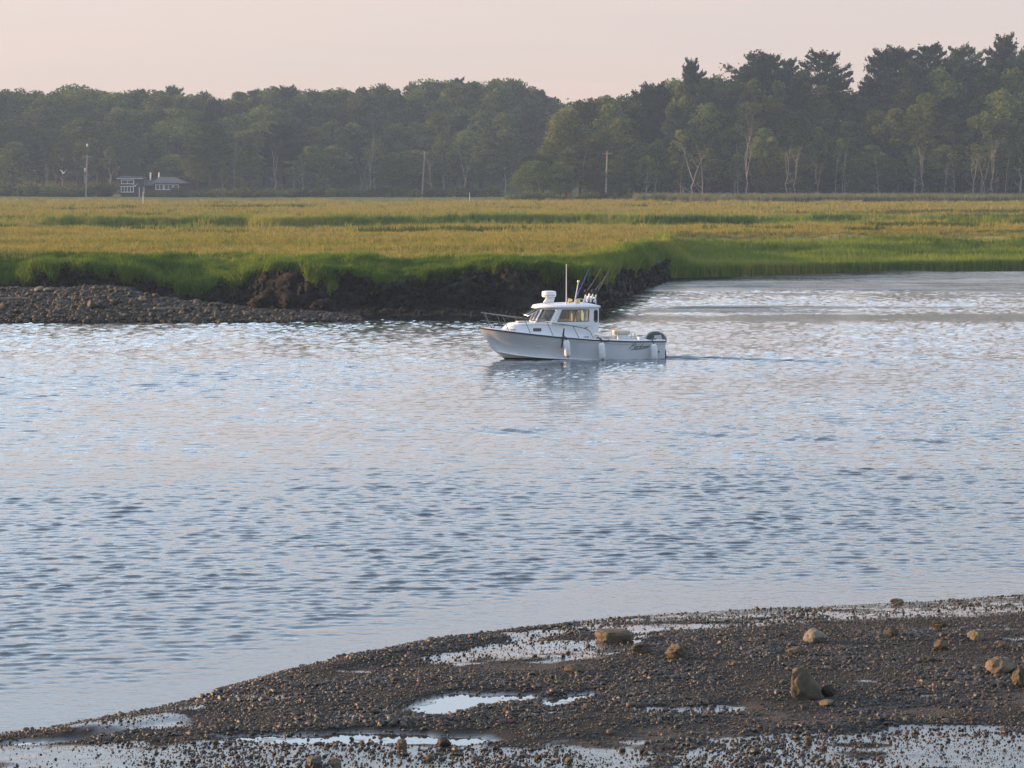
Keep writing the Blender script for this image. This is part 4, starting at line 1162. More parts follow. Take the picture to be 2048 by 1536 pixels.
# left wood, back to front
for row, (D, drop, stepx) in enumerate(((695, 0, 33), (675, 8, 36), (653, 30, 38), (632, 58, 42), (608, 100, 44))):
    px = -80 + tr_.uniform(0, 30)
    while px < (1180 if row < 2 else 1075):
        Dj = D + tr_.uniform(-7, 7)
        yt = sky_y(skyL, px) + drop + tr_.uniform(-5, 12) + (tr_.uniform(0, 26) if row > 1 else 0)
        x = at_px(px, Dj)
        h = CAM_H + (357 - yt) * Dj / F_PX - ground_z(x, Dj)
        lab, grp = secL(px)
        if tr_.random() < (0.05 if row < 2 else 0.18):
            plant('pine_tree', PN, tr_.randrange(4), x, Dj, h * 1.02, 28, named('hazy pine', px, row), 'tree', grp, 1.25, r_=tr_)
        elif row == 4 and tr_.random() < 0.4:
            plant('slender_tree', PB, tr_.randrange(3), x, Dj, h * 0.95, 17, named('hazy slender tree', px, row), 'tree', grp, 1.2, r_=tr_)
        else:
            plant('broadleaf_tree', BL, tr_.randrange(6), x, Dj, h, 20, named('hazy broadleaf tree', px, row), 'tree', grp, 1.45 * 20 / max(12, h) * tr_.uniform(.9, 1.2), r_=tr_)
        px += stepx * tr_.uniform(.8, 1.2)
# right wood
for row, (D, drop, stepx) in enumerate(((548, 0, 44), (532, 14, 46), (516, 50, 50), (503, 90, 54), (492, 140, 56))):
    px = (1150, 1120, 1080, 1062, 1052)[row] + tr_.uniform(0, 20)
    while px < 2130:
        Dj = D + tr_.uniform(-5, 5)
        yt = sky_y(skyR, px) + drop * (0.8 if px < 1250 else 1.0) + tr_.uniform(-4, 12) + (tr_.uniform(0, 34) if row > 1 else 0)
        x = at_px(px, Dj)
        h = CAM_H + (357 - yt) * Dj / F_PX - ground_z(x, Dj)
        lab, grp = secR(px)
        kind = tr_.random()
        if row >= 3 and px > 1290 and kind < 0.5:
            plant('slender_tree', PB, tr_.randrange(3), x, Dj, max(9, h), 17, named('slender pale-trunked tree', px, row), 'tree', grp, 1.1, r_=tr_)
        elif row < 3 and px > 1300 and kind < 0.3:
            plant('pine_tree', PN, tr_.randrange(4), x, Dj, max(10, h), 28, named('dark pine', px, row), 'tree', grp, 1.1, r_=tr_)
        else:
            plant('broadleaf_tree', BL, tr_.randrange(6), x, Dj, max(8, h), 20, named('dark broadleaf tree', px, row), 'tree', grp, 1.2 * 20 / max(13, h) * tr_.uniform(.85, 1.15), r_=tr_)
        px += stepx * tr_.uniform(.8, 1.2)
# the pines that stand out on the right skyline
for i, (px, yt, w, lab) in enumerate(((1380, 126, .8, 'bushy pine top breaking the skyline above the right pole'), (1520, 108, 1.25, 'broad-topped pine left of the pair on the right skyline'), (1570, 126, 1.0, 'lower pine leaning on the broad-topped one'),
        (1640, 106, 1.1, 'pine standing just left of the gap in the right skyline'), (1757, 108, 1.15, 'pine with ragged left side, just right of the skyline gap'), (1795, 98, 1.1, 'dense pine second right of the skyline gap'),
        (1850, 97, 1.3, 'wide dense pine third right of the skyline gap'), (1915, 96, 1.0, 'round-topped pine near the right, before the tallest'), (1997, 79, .95, 'tallest pine, pointed top near the right frame edge'), (2046, 101, 1.0, 'pine cut by the right frame edge'))):
    Dj = 540 + (i % 3) * 6
    x = at_px(px, Dj)
    h = CAM_H + (357 - yt) * Dj / F_PX - ground_z(x, Dj)
    plant('pine_tree', PN, i, x, Dj, h, 28, lab, 'tree', 'pines on the right skyline', w, r_=tr_)
# dark clump right of the house
for i, (px, yt, w, pr, lab) in enumerate(((425, 246, 1.3, PN, 'dark spreading pine just right of the house'), (565, 248, 1.0, PN, 'slim dark pine right of the spreading one'), (500, 300, 1.0, BL, 'low broadleaf tree between the two dark pines'), (395, 300, 1.0, BL, 'leafy tree overhanging the right end of the house'))):
    Dj = 572 + i; x = at_px(px, Dj)
    h = CAM_H + (357 - yt) * Dj / F_PX - ground_z(x, Dj)
    plant('pine_tree' if pr is PN else 'broadleaf_tree', pr, i, x, Dj, h, 28 if pr is PN else 20, lab, 'tree', None, w * (1.45 if pr is PN else 1.5), r_=tr_)
# pale bare trunks along the front
bl = [(1382, 290, 480, 0, 1.3, 'tall bleached dead tree with a wide fork, right of the right pole'), (1404, 300, 482, 3, 1.0, 'straight pale dead trunk right beside the wide-forked one'), (1358, 322, 481, 3, .8, 'thin pale trunk left of the wide-forked dead tree'),
      (1490, 292, 484, 2, 1.2, 'pale many-branched dead tree under a round crown'), (1570, 296, 483, 1, 1.1, 'leaning pale forked trunk in the middle right wood'), (1586, 300, 485, 1, .9, 'pale trunk right of the leaning forked one'), (1631, 322, 483, 4, .9, 'short pale forked trunk in the middle right wood'),
      (1665, 312, 484, 3, .9, 'slanting pale trunk left of a straight one'), (1679, 304, 486, 3, .7, 'straight pale trunk, right of a slanting one'), (1753, 310, 484, 3, .9, 'curved pale trunk left of the far right gap'), (1793, 338, 482, 3, .7, 'short straight pale snag before the far right wood'),
      (1838, 298, 484, 1, 1.0, 'pale trunk with one long arm to the right'), (1885, 330, 484, 1, .8, 'small pale forked trunk in the far right wood'), (1904, 318, 486, 3, .7, 'thin pale trunk right of the small forked one'), (1940, 306, 484, 4, 1.0, 'pale Y-shaped trunk in the far right wood'), (1962, 302, 483, 0, .9, 'branched pale trunk next to the Y-shaped one'), (1978, 294, 485, 1, .9, 'pale trunk with fallen limbs at its foot at far right'), (2003, 318, 486, 3, .7, 'straight thin pale trunk near the right frame edge'),
      (553, 302, 566, 1, 1.2, 'white dead tree standing right of the house clump'), (472, 308, 574, 2, .9, 'pale bare tree inside the clump right of the house'), (608, 318, 568, 1, 1.0, 'pale leaning trunk right of the white dead tree'), (655, 322, 570, 3, .8, 'thin pale trunk left of the middle pole wood edge'), (725, 320, 568, 0, .9, 'pale forked trunk well left of the middle pole'), (742, 300, 570, 2, 1.0, 'taller pale branched tree left of the middle pole'), (776, 350, 566, 3, .7, 'short pale snag near the middle pole'), (862, 318, 570, 1, 1.0, 'leaning pale trunk just right of the middle pole'), (930, 300, 568, 0, 1.0, 'tall pale branched trunk between middle and right poles'), (884, 348, 566, 3, .7, 'short thin pale trunk right of the middle pole'),
      (1052, 352, 488, 3, .9, 'short pale trunk at the left end of the nearer wood'), (1079, 346, 490, 3, .8, 'pale trunk under the left end of the nearer wood'), (1163, 310, 494, 3, .8, 'pale trunk in the shade left of the right pole'), (1258, 348, 486, 3, .7, 'short pale snag right of the right pole'), (100, 330, 572, 1, .8, 'faint pale trunk in the left wood'), (735, 345, 565, 4, .7, 'small pale forked snag at the foot of the wood')]
for i, (px, yt, D, k, w, lab) in enumerate(bl):
    x = at_px(px, D)
    h = CAM_H + (357 - yt) * D / F_PX - ground_z(x, D)
    plant('dead_tree', BR, k, x, D, h, 12, lab, 'dead tree', 'pale dead trees at the wood edge', w * 0.8, ('trunk',), rz=tr_.choice((0.0, math.pi)) + tr_.uniform(-.3, .3), r_=tr_)
# shrubs at the foot of the wood
bu_r = random.Random(12)
px = 304
while px < 1010:
    D = 560 + bu_r.uniform(-4, 4); x = at_px(px, D)
    plant('bush', BU, bu_r.randrange(4), x, D, bu_r.uniform(1.3, 2.8), 2.3, 'low olive bush in the hedge, ' + where(px, 4).split(', ')[1], 'bush', 'bushes before the left wood', bu_r.uniform(1.1, 1.6), ('stem', 'foliage'), r_=bu_r)
    px += bu_r.uniform(12, 24)
px = -60
while px < 214:
    D = 573 + bu_r.uniform(-3, 3); x = at_px(px, D)
    plant('bush', BU[2:], bu_r.randrange(2), x, D, bu_r.uniform(2.4, 3.6), 2.5, 'dark bush in the hedge, ' + where(px, 4).split(', ')[1], 'bush', 'hedge left of the house', bu_r.uniform(1.2, 1.6), ('stem', 'foliage'), r_=bu_r)
    px += bu_r.uniform(14, 22)
px = 1020
while px < 1340:
    D = 486 + bu_r.uniform(-3, 3); x = at_px(px, D)
    plant('bush', BU, bu_r.randrange(4), x, D, bu_r.uniform(1.0, 2.2), 2.3, 'low green bush at the wood foot, ' + where(px, 4).split(', ')[1], 'bush', 'bushes before the nearer wood', bu_r.uniform(1.1, 1.6), ('stem', 'foliage'), r_=bu_r)
    px += bu_r.uniform(14, 26)
# undergrowth deep in the woods
g = np.random.default_rng(99)
n = 34000
xa = g.uniform(-160, 50, n); ya = g.uniform(672, 722, n)
xb_ = g.uniform(16, 132, n); yb_ = g.uniform(536, 566, n)
xa = np.concatenate([xa, xb_]); ya = np.concatenate([ya, yb_])
hz_ = g.random(2 * n) ** 1.15 * (15 + 16 * fbm(xa * 0.11, ya * 0.06, 330, 3))
hz_ = np.clip(hz_, 0.2, 22)
za = marsh_z(xa, ya - 140, ya) + hz_
V, Fc = leaf_quads(np.stack([xa, ya, za], -1), g.uniform(0.8, 1.8, len(xa)), g)
tag(link('undergrowth', mesh_np('undergrowth', V, Fc, M['leaf'])), 'dark undergrowth filling the depth of the woods', kind='stuff')
print('trees', cnt)

# ------------------------------------------------------------------ house, poles, stakes, gulls
def house():
    D = 571.0
    pm = D / F_PX                                    # metres per photo pixel there
    o = empty('house', (at_px(268, D), D, 0))
    gx = lambda px: (px - 268) * pm
    zz = lambda py: CAM_H + (357 - py) * pm
    gz = ground_z(o.location.x, D) - 0.3
    def bx(name, p0, p1, y0, y1, za_, zb_, mat, par=o, bev=0):
        return MB().box(((gx(p0) + gx(p1)) / 2, (y0 + y1) / 2, (za_ + zb_) / 2), (abs(gx(p1) - gx(p0)), y1 - y0, zb_ - za_)).build(name, mat, par, False, bev)
    bx('wall', 246, 292, 0, 6, gz, zz(356), M['house'])                   # two-storey wing
    rf = MB().prism([(gx(240), -0.6, zz(356.5)), (gx(291), -0.6, zz(357)), (gx(291), -0.6, zz(354)), (gx(247), -0.6, zz(352))], (0, 7.2, 0)).build('roof', M['roofing'], o)
    bx('fascia', 240, 292, -0.68, -0.61, zz(357.6), zz(356.6), M['trim'], rf)
    bx('link_wall', 292, 313, 1.2, 5.5, gz, zz(362), M['house'])
    MB().prism([(gx(284), 0.6, zz(371)), (gx(316), 0.6, zz(371)), (gx(316), 1.4, zz(360)), (gx(284), 1.4, zz(360))], (0, 0.15, 0)).build('porch_roof', M['roofing'], o)
    bx('wall', 313, 376, -0.4, 6, gz, zz(366), M['house'])
    MB().add([(gx(309), -1.2, zz(366.5)), (gx(380), -1.2, zz(366.5)), (gx(380), 6.5, zz(366.5)), (gx(309), 6.5, zz(366.5)), (gx(321), 2.0, zz(354)), (gx(349), 2.0, zz(354)), (gx(349), 4, zz(354)), (gx(321), 4, zz(354))],
             [(0, 3, 2, 1), (0, 1, 5, 4), (1, 2, 6, 5), (2, 3, 7, 6), (3, 0, 4, 7), (4, 5, 6, 7)]).build('hip_roof', M['roofing'], o)
    for px in (302, 319):
        MB().tube([(gx(px), 3, zz(362)), (gx(px + 1), 3, zz(345))], 0.18, 8).build('chimney_pipe', M['trim'], o)
    def win(p0, p1, y0_, y1_, n, yf):
        w = bx('window', p0, p1, yf - 0.05, yf + 0.02, zz(y1_), zz(y0_), M['hglass'])
        fr = MB(); t_ = 0.09
        x0, x1, z0_, z1_ = gx(p0), gx(p1), zz(y1_), zz(y0_)
        fr.box(((x0 + x1) / 2, yf - .09, z0_), (x1 - x0 + t_ * 2, .08, t_ * 1.6)); fr.box(((x0 + x1) / 2, yf - .09, z1_), (x1 - x0 + t_ * 2, .08, t_ * 1.6))
        fr.box((x0, yf - .085, (z0_ + z1_) / 2), (t_ * 1.6, .08, z1_ - z0_)); fr.box((x1, yf - .085, (z0_ + z1_) / 2), (t_ * 1.6, .08, z1_ - z0_))
        fr.build('frame', M['trim'], w)
        for k in range(1, n):
            MB().box((x0 + (x1 - x0) * k / n, yf - .085, (z0_ + z1_) / 2), (t_, .07, z1_ - z0_)).build('mullion', M['trim'], w)
    win(248, 273, 360, 367.5, 2, 0); win(247.5, 272, 372.5, 384, 4, 0)
    win(317, 332, 369, 379, 2, -0.4); win(334, 350, 369, 379, 2, -0.4); win(353, 362, 369, 379, 1, -0.4)
    d_ = bx('door', 287, 292, -0.06, 0.0, gz, zz(375), M['house'])
    bx('door_frame', 292.4, 293.6, -0.1, -0.02, gz, zz(374), M['trim'], d_); bx('door_frame', 283, 284.2, -0.1, -0.02, gz, zz(374), M['trim'], d_)
    tag(o, 'dark low house with white-framed windows at the wood edge', 'house')
house()
def utility_pole(px, ptop, pbase, lean, D, label, arms=True, lamp=False, thick=1.0, mat='pole'):
    o = empty('utility_pole', (at_px(px, D), D, ground_z(at_px(px, D), D) - 0.4))
    pm = D / F_PX
    top = CAM_H + (357 - ptop) * pm - o.location.z
    dx = lean * pm
    MB().tube([(0, 0, 0), (dx * .5, 0, top * .5), (dx, 0, top)], [0.19 * thick, 0.165 * thick, 0.13 * thick], 10).build('post', M[mat], o, True)
    if arms:
        ar = MB(); ar.box((dx * .95, -.12, top - 0.5), (1.9, 0.1, 0.12)).build('crossarm', M['pole'], o)
        for k in (-0.85, -0.3, 0.35, 0.85):
            MB().lathe([(0.03, 0), (0.06, .05), (0.05, .14), (0.02, .2)], (dx * .95 + k, -.12, top - 0.44), 8).build('insulator', M['chrome'], o, True)
    if lamp:
        MB().lathe([(0.16, 0), (0.24, .1), (0.24, .75), (0.12, .85)], (dx * .75 - .35, -.2, top * .62), 10).build('transformer', M['cowl_panel'], o, True)
        MB().tube([(dx, 0, top), (dx * 1.05, 0, top + 1.9)], 0.05, 6).build('mast', M['darksteel'], o)
        MB().lathe([(0.1, 0), (0.2, .1), (0.2, .55), (0.1, .65)], (dx * 1.05, 0, top + 1.9), 10).build('lamp', M['white'], o, True)
    return tag(o, label, 'utility pole')
utility_pole(177, 310, 383, 4, 566, 'tall utility pole with white lamp on top, left of the house', True, True)
utility_pole(845, 303, 385, 6, 560, 'slightly leaning utility pole in the middle of the wood edge')
utility_pole(1210, 303, 378, 3, 489, 'utility pole standing before the nearer right wood')
utility_pole(131, 328, 383, 2, 567, 'thin bare utility pole left of the lamp-topped pole', False, False, 0.6, 'bark')
# white marker stakes in the marsh
for px, yb_px, yt_px, z, lab in ((286, 410, 384, 2.65, 'white marker stake in the marsh before the house'), (939, 406, 388, 2.65, 'thin pale stake in the marsh below the middle wood'), (1181, 400, 384, 2.7, 'faint thin stake in the marsh left of the right pole foot'), (1268, 403, 384, 2.7, 'pale stake in the marsh right of the right pole'), (2009, 407, 402, 2.6, 'tiny white stake near the reeds at far right')):
    p = P(px, yb_px, z); gz = ground_z(p.x, p.y)
    hh = (yb_px - yt_px) * p.y / F_PX + 0.2
    o = empty('marker_stake', (p.x, p.y, gz - 0.2))
    MB().tube([(0, 0, 0), (0.03, 0, hh)], 0.055, 6).build('stake', M['white'], o)
    MB().lathe([(0.06, 0), (0.075, .03), (0.06, .1)], (0.03, 0, hh), 8).build('cap', M['white'], o)
    tag(o, lab, 'stake')
def gull(px, py, D, s, label, flip=1):
    p = PD(px, py, D)
    m_ = MB()
    prof = [(0.01, -.5), (0.09, -.35), (0.15, -.05), (0.13, .2), (0.08, .35), (0.07, .42), (0.02, .5)]
    m_.lathe(prof, (0, 0, 0), 8, (1, 0, 0.15))
    for sd in (-1, 1):
        pts = [(0.12, sd * .08, .05), (0.1, sd * .45, .45), (-.05, sd * .95, .75), (-.14, sd * .9, .68), (-.12, sd * .42, .36), (-.14, sd * .08, .02)]
        m_.prism(pts, (0, 0, 0.03))
    o = m_.build('gull', M['white'], None, False)
    o.location = p; o.scale = (s, s, s); o.rotation_euler = (0, 0, 1.2 * flip)
    tag(o, label, 'bird')
gull(127, 346, 520, 0.95, 'white gull flying beside the thin pole at left')
gull(270, 372, 520, 0.7, 'white gull flying in front of the house windows', -1)
# dark box by the hedge
p = PD(776, 397, 552)
tag(MB().box((0, 0, 0.4), (1.2, 0.8, 0.8)).build('utility_box', M['cowl'], None, False, 0.06), 'small dark box at the marsh edge left of middle pole', 'box').location = (p.x, 552, ground_z(p.x, 552))

# ------------------------------------------------------------------ the boat
YAW = R(12.0)
bpos = P(1315.5, 713, 0.0)
boat = empty('fishing_boat', (bpos.x, bpos.y, 0.0), math.pi + YAW)
tag(boat, 'white cabin fishing boat under way on the river, bow to the left', 'boat')
def with_boat(o):
    o.location = boat.location; o.rotation_euler = boat.rotation_euler; return o
NU = 36
us = np.concatenate([np.linspace(0, 0.7, 16), np.linspace(0.7, 1.0, 21)[1:]])
def sheer_pt(u):
    x = 7.6 * u
    hb = np.interp(u, [0, .15, .45, .62, .75, .85, .93, .98, 1.0], [1.22, 1.26, 1.30, 1.24, 1.06, 0.80, 0.48, 0.17, 0.015])
    z = np.interp(u, [0, .2, .4, .6, .8, 1.0], [0.71, 0.73, 0.81, 0.95, 1.12, 1.30])
    return x, hb, z
def chine_pt(u):
    x = 6.94 * u
    hb = np.interp(u, [0, .2, .45, .62, .75, .86, .94, 1.0], [1.10, 1.12, 1.10, 0.98, 0.78, 0.48, 0.2, 0.01])
    z = np.interp(u, [0, .4, .6, .75, .88, 1.0], [-0.06, -0.02, 0.03, 0.09, 0.18, 0.33])
    return x, hb, z
def keel_pt(u):
    x = 6.86 * u - 0.55 * max(0, u - 0.9) * 2
    z = np.interp(u, [0, .5, .75, .88, .95, 1.0], [-0.42, -0.44, -0.36, -0.2, -0.04, 0.2])
    return x, 0.0, z
rowsH = []
KS = [0, .12, .3, .5, .7, .86, 1.0]
for u in us:
    s_, c_, k_ = np.array(sheer_pt(u)), np.array(chine_pt(u)), np.array(keel_pt(u))
    ring = [k_, k_ * .5 + c_ * .5, c_]
    fl = 0.16 * float(sstep(0.35, 0.85, u)) * (1 - float(sstep(0.95, 1.0, u)))
    for k in KS[1:]:
        p = c_ * (1 - k) + s_ * k
        p[1] -= fl * math.sin(math.pi * k) * (1.15 - k)
        p[1] = max(p[1], 0.008)
        ring.append(p)
    rowsH.append(ring)
nr = len(rowsH[0])
def hull_part(name, r0, r1, mat, par, close_stern=False):
    V, Fc = [], []
    for ring in rowsH:
        for sd in (1, -1):
            for p in ring[r0:r1 + 1]: V.append((p[0], sd * p[1], p[2]))
    m_ = r1 - r0 + 1
    for i in range(len(rowsH) - 1):
        for sd in (0, 1):
            for j in range(m_ - 1):
                a = i * 2 * m_ + sd * m_ + j; b = a + 2 * m_
                Fc.append((a, a + 1, b + 1, b) if sd else (a, b, b + 1, a + 1))
    if close_stern:
        for j in range(m_ - 1): Fc.append((j, j + 1, m_ + j + 1, m_ + j))
    mb = MB(); mb.add(V, Fc)
    return mb.build(name, mat, par, True)
hull = hull_part('hull', 2, nr - 1, M['hullw'], boat, True)
hull_part('bottom', 0, 2, M['bottom'], boat, True)
# chine flat: thin spray strip
mb = MB()
for sd in (1, -1):
    mb.tube([(p[0], sd * (p[1] + .012), p[2]) for p in (chine_pt(u) for u in np.linspace(0.0, 0.985, 26))], 0.022, 6)
mb.build('spray_strip', M['hullw'], boat, True)
# rub rail
mb = MB()
pts = [(p[0], p[1] + .02, p[2] - .01) for p in (sheer_pt(u) for u in np.linspace(0, 1, 34))]
mb.tube(pts + [(q[0], -q[1], q[2]) for q in pts[::-1][1:]], 0.028, 8)
mb.build('rub_rail', M['rail'], boat, True)
mb = MB()
pts = [(p[0], p[1] + .012, p[2] - .115) for p in (sheer_pt(u) for u in np.linspace(0, 0.55, 20))]
mb.tube(pts, 0.009, 5).build('crease_line', M['cowl_panel'], hull)
# deck: gunwale caps and foredeck
def deck_strip(name, u0, u1, inner, mat, dz=0.045):
    mb = MB()
    for sd in (1, -1):
        V, Fc = [], []
        uu = np.linspace(u0, u1, 26)
        for u in uu:
            x, hb, z = sheer_pt(u); hi = max(0.0, inner(u, hb))
            V += [(x, sd * (hb + .005), z - .01), (x, sd * max(hb - .03, 0), z + dz), (x, sd * hi, z + dz + .01), (x, sd * hi, z - .06)]
        for i in range(len(uu) - 1):
            for j in range(3):
                a = i * 4 + j; Fc.append((a, a + 1, a + 5, a + 4))
        mb.add(V, Fc)
    return mb.build(name, mat, boat, True)
deck_strip('gunwale', 0, 0.42, lambda u, hb: hb - 0.24, M['gel'])
deck_strip('foredeck', 0.42, 0.995, lambda u, hb: 0.0, M['gel'])
# cockpit floor, liner, transom cap
mb = MB(); mb.box((1.65, 0, 0.16), (3.1, 2.05, 0.06)); mb.build('cockpit_floor', M['nonskid'], boat)
mb = MB()
for sd in (1, -1): mb.box((1.65, sd * 1.0, 0.42), (3.1, 0.03, 0.56))
mb.build('cockpit_liner', M['gel'], boat)
mb = MB(); mb.box((0.62, 0, 0.46), (0.06, 2.0, 0.6)); mb.box((0.1, 0.82, 0.735), (0.24, 0.78, 0.05)); mb.box((0.1, -0.82, 0.735), (0.24, 0.78, 0.05)); mb.box((0.35, 0, 0.52), (0.5, 1.9, 0.05)); mb.box((0.06, 0, 0.30), (0.1, 2.1, 0.44))
mb.build('transom_cap', M['gel'], boat, False, 0.015)

# cabin ------------------------------------------------------------
ZS, ZR = 1.53, 2.11
def rr_uv(l, r, b, t_, rad=0.06, asp=1.0):
    """rounded rectangle in panel coordinates with matching points on the panel border"""
    inner, outer = [], []
    cs = [(l, b), (r, b), (r, t_), (l, t_)]
    for q, (cx_, cy_) in enumerate(cs):
        sx = 1 if cx_ == l else -1; sy = 1 if cy_ == b else -1
        ox, oy = cx_ + sx * rad * asp, cy_ + sy * rad
        a0 = {0: 180, 1: 270, 2: 0, 3: 90}[q]
        for k in range(5):
            a = R(a0 + 22.5 * k)
            inner.append((ox + rad * asp * math.cos(a), oy + rad * math.sin(a)))
        o0 = {0: [(0, b + .0), (0, 0)], 1: [(r, 0), (1, 0)], 2: [(1, t_), (1, 1)], 3: [(l, 1), (0, 1)]}[q]
        pre = {0: (0, b + rad), 1: (r - rad * asp, 0), 2: (1, t_ - rad), 3: (l + rad * asp, 1)}[q]
        post = {0: (l + rad * asp, 0), 1: (1, b + rad), 2: (r - rad * asp, 1), 3: (0, t_ - rad)}[q]
        cn_ = {0: (0, 0), 1: (1, 0), 2: (1, 1), 3: (0, 1)}[q]
        outer += [pre, ((pre[0] + cn_[0]) / 2, (pre[1] + cn_[1]) / 2), cn_, ((post[0] + cn_[0]) / 2, (post[1] + cn_[1]) / 2), post]
    return inner, outer
def panel(q, holes, par, name='window_panel', thick=0.035, frame_mat=None, glass=True, wname='window', mull=0):
    """wall panel with corner points q (bottom front, bottom aft, top aft, top front) and one glazed opening"""
    q = [Vector(p) for p in q]
    def uv(u, v): return (q[0] * (1 - u) + q[1] * u) * (1 - v) + (q[3] * (1 - u) + q[2] * u) * v
    nrm = (q[1] - q[0]).cross(q[3] - q[0]).normalized()
    asp = (q[3] - q[0]).length / max(.01, (q[1] - q[0]).length)
    inn, out = rr_uv(*holes, asp=asp)
    I = [uv(*p) for p in inn]; O = [uv(*p) for p in out]
    n_ = len(I); off = nrm * thick
    V = O + I + [p - off for p in O] + [p - off for p in I]
    Fc = []
    for i in range(n_):
        j = (i + 1) % n_
        Fc += [(i, j, n_ + j, n_ + i), (2 * n_ + j, 2 * n_ + i, 3 * n_ + i, 3 * n_ + j), (n_ + i, n_ + j, 3 * n_ + j, 3 * n_ + i), (j, i, 2 * n_ + i, 2 * n_ + j)]
    mb = MB(); mb.add(V, Fc); pn = mb.build(name, M['gel'], par)
    if glass:
        mb = MB(); mb.add([p - off * 0.5 for p in I], [tuple(range(n_))]); w = mb.build(wname, M['glass'], par)
        c = sum(I, Vector()) / n_
        mb = MB(); mb.tube([p + nrm * .004 for p in I] + [I[0] + nrm * .004], 0.011, 6, False); mb.build('gasket', M['black'], w)
        mb = MB(); mb.tube([p + (p - c).normalized() * .022 + nrm * .004 for p in I] + [I[0] + (I[0] - c).normalized() * .022 + nrm * .004], 0.012, 6, False); mb.build('frame', M['chrome'], w)
        if mull:
            u_ = holes[0] + (holes[1] - holes[0]) * mull
            mb = MB(); mb.tube([uv(u_, holes[2] + .01) - off * .5, uv(u_, holes[3] - .01) - off * .5], 0.014, 6); mb.build('mullion', M['black'], w)
    return pn
for sd in (1, -1):
    Ab, At = (3.02, sd * .98, ZS), (3.02, sd * .95, ZR)
    Bb, Bt = (4.74, sd * .96, ZS), (4.44, sd * .92, ZR)
    Cb, Ct = (5.36, sd * .52, ZS), (5.06, sd * .48, ZR)
    order = (lambda a, b, c, d: (a, b, c, d)) if sd > 0 else (lambda a, b, c, d: (b, a, d, c))
    fl = (lambda l, r: (l, r)) if sd > 0 else (lambda l, r: (1 - r, 1 - l))
    panel(order(Bb, Ab, At, Bt), (*fl(.13, .90), .06, .86), boat, mull=.52)
    panel(order(Cb, Bb, Bt, Ct), (*fl(.12, .88), .10, .84), boat)
    # wing behind the cabin with a narrow window
    panel(order((3.02, sd * .98, 1.05), (2.78, sd * .98, 1.05), (2.76, sd * .95, ZR), (3.02, sd * .95, ZR)), (*fl(.2, .8), .46, .90), boat, name='wing_panel')
for y0, y1, y0t, y1t in ((-.52, -.02, -.48, -.02), (.02, .52, .02, .48)):
    # centre panes are hinged at the top and pushed open
    panel(((5.36, y0, ZS), (5.36, y1, ZS), (5.06, y1t, ZR), (5.06, y0t, ZR)), (.07, .93, .08, .86), boat, name='windshield_frame', glass=False)
    panel(((5.62, y0 + .05, 1.78), (5.62, y1 - .05, 1.78), (5.13, y1t - .04, 2.04), (5.13, y0t + .04, 2.04)), (.07, .93, .07, .93), boat, name='open_pane_frame', wname='open_windshield', thick=.02)
# lower cabin walls following the same plan
plan = [(3.02, .98), (4.74, .96), (5.36, .52), (5.36, -.52), (4.74, -.96), (3.02, -.98)]
mb = MB(); V = [(x, y, .80) for x, y in plan] + [(x, y, ZS) for x, y in plan]; n_ = 6
mb.add(V, [(i, i + 1, n_ + i + 1, n_ + i) for i in range(5)])
mb.build('cabin_side', M['gel'], boat)
# aft bulkhead with a door opening
mb = MB(); mb.box((3.04, .62, 1.17), (0.04, .68, 1.84)); mb.box((3.04, -.62, 1.17), (0.04, .68, 1.84)); mb.box((3.04, 0, 2.05), (0.04, .6, .1))
mb.build('bulkhead', M['gel'], boat)
mb = MB(); mb.box((2.99, .62, 1.78), (0.03, .5, .56)); mb.build('bulkhead_window', M['hglass'], boat)
# sole and dash
mb = MB(); mb.box((4.2, 0, .55), (2.3, 1.8, .05)); mb.build('cabin_floor', M['nonskid'], boat)
mb = MB(); mb.box((4.98, 0, 1.47), (.7, 1.3, .22)); mb.build('dashboard', M['cowl_panel'], boat, False, .03)
# roof
def roof_ring(z, grow):
    pts = []
    pl_ = [(2.74, .97), (3.6, 1.0), (4.5, .97), (4.98, .72), (5.22, .38), (5.28, 0)]
    cxr = 4.0
    pl_ = [(x + (grow if x > cxr else -grow), y + grow * (1 if y > .01 else 0)) for x, y in pl_]
    full = pl_ + [(x, -y) for x, y in pl_[::-1][1:]]
    return [(x, y, z) for x, y in full]
mb = MB()
rings = [roof_ring(2.10, -.01), roof_ring(2.115, .03), roof_ring(2.16, .04), roof_ring(2.195, .01), roof_ring(2.24, -.15), roof_ring(2.27, -.4)]
n_ = len(rings[0]); V = [p for r__ in rings for p in r__]
Fc = [tuple(range(n_)), tuple((len(rings) - 1) * n_ + k for k in range(n_ - 1, -1, -1))]
for i in range(len(rings) - 1):
    for k in range(n_): Fc.append((i * n_ + k, (i + 1) * n_ + k, (i + 1) * n_ + (k + 1) % n_, i * n_ + (k + 1) % n_))
mb.add(V, Fc); roof = mb.build('roof', M['gel'], boat, True)
# sun visor below the roof edge in front
mb = MB(); mb.prism([(5.06, -.48, 2.10), (5.06, .48, 2.10), (5.30, .44, 2.07), (5.30, -.44, 2.07)], (0, 0, .035)); mb.build('visor', M['gel'], roof, False, .01)
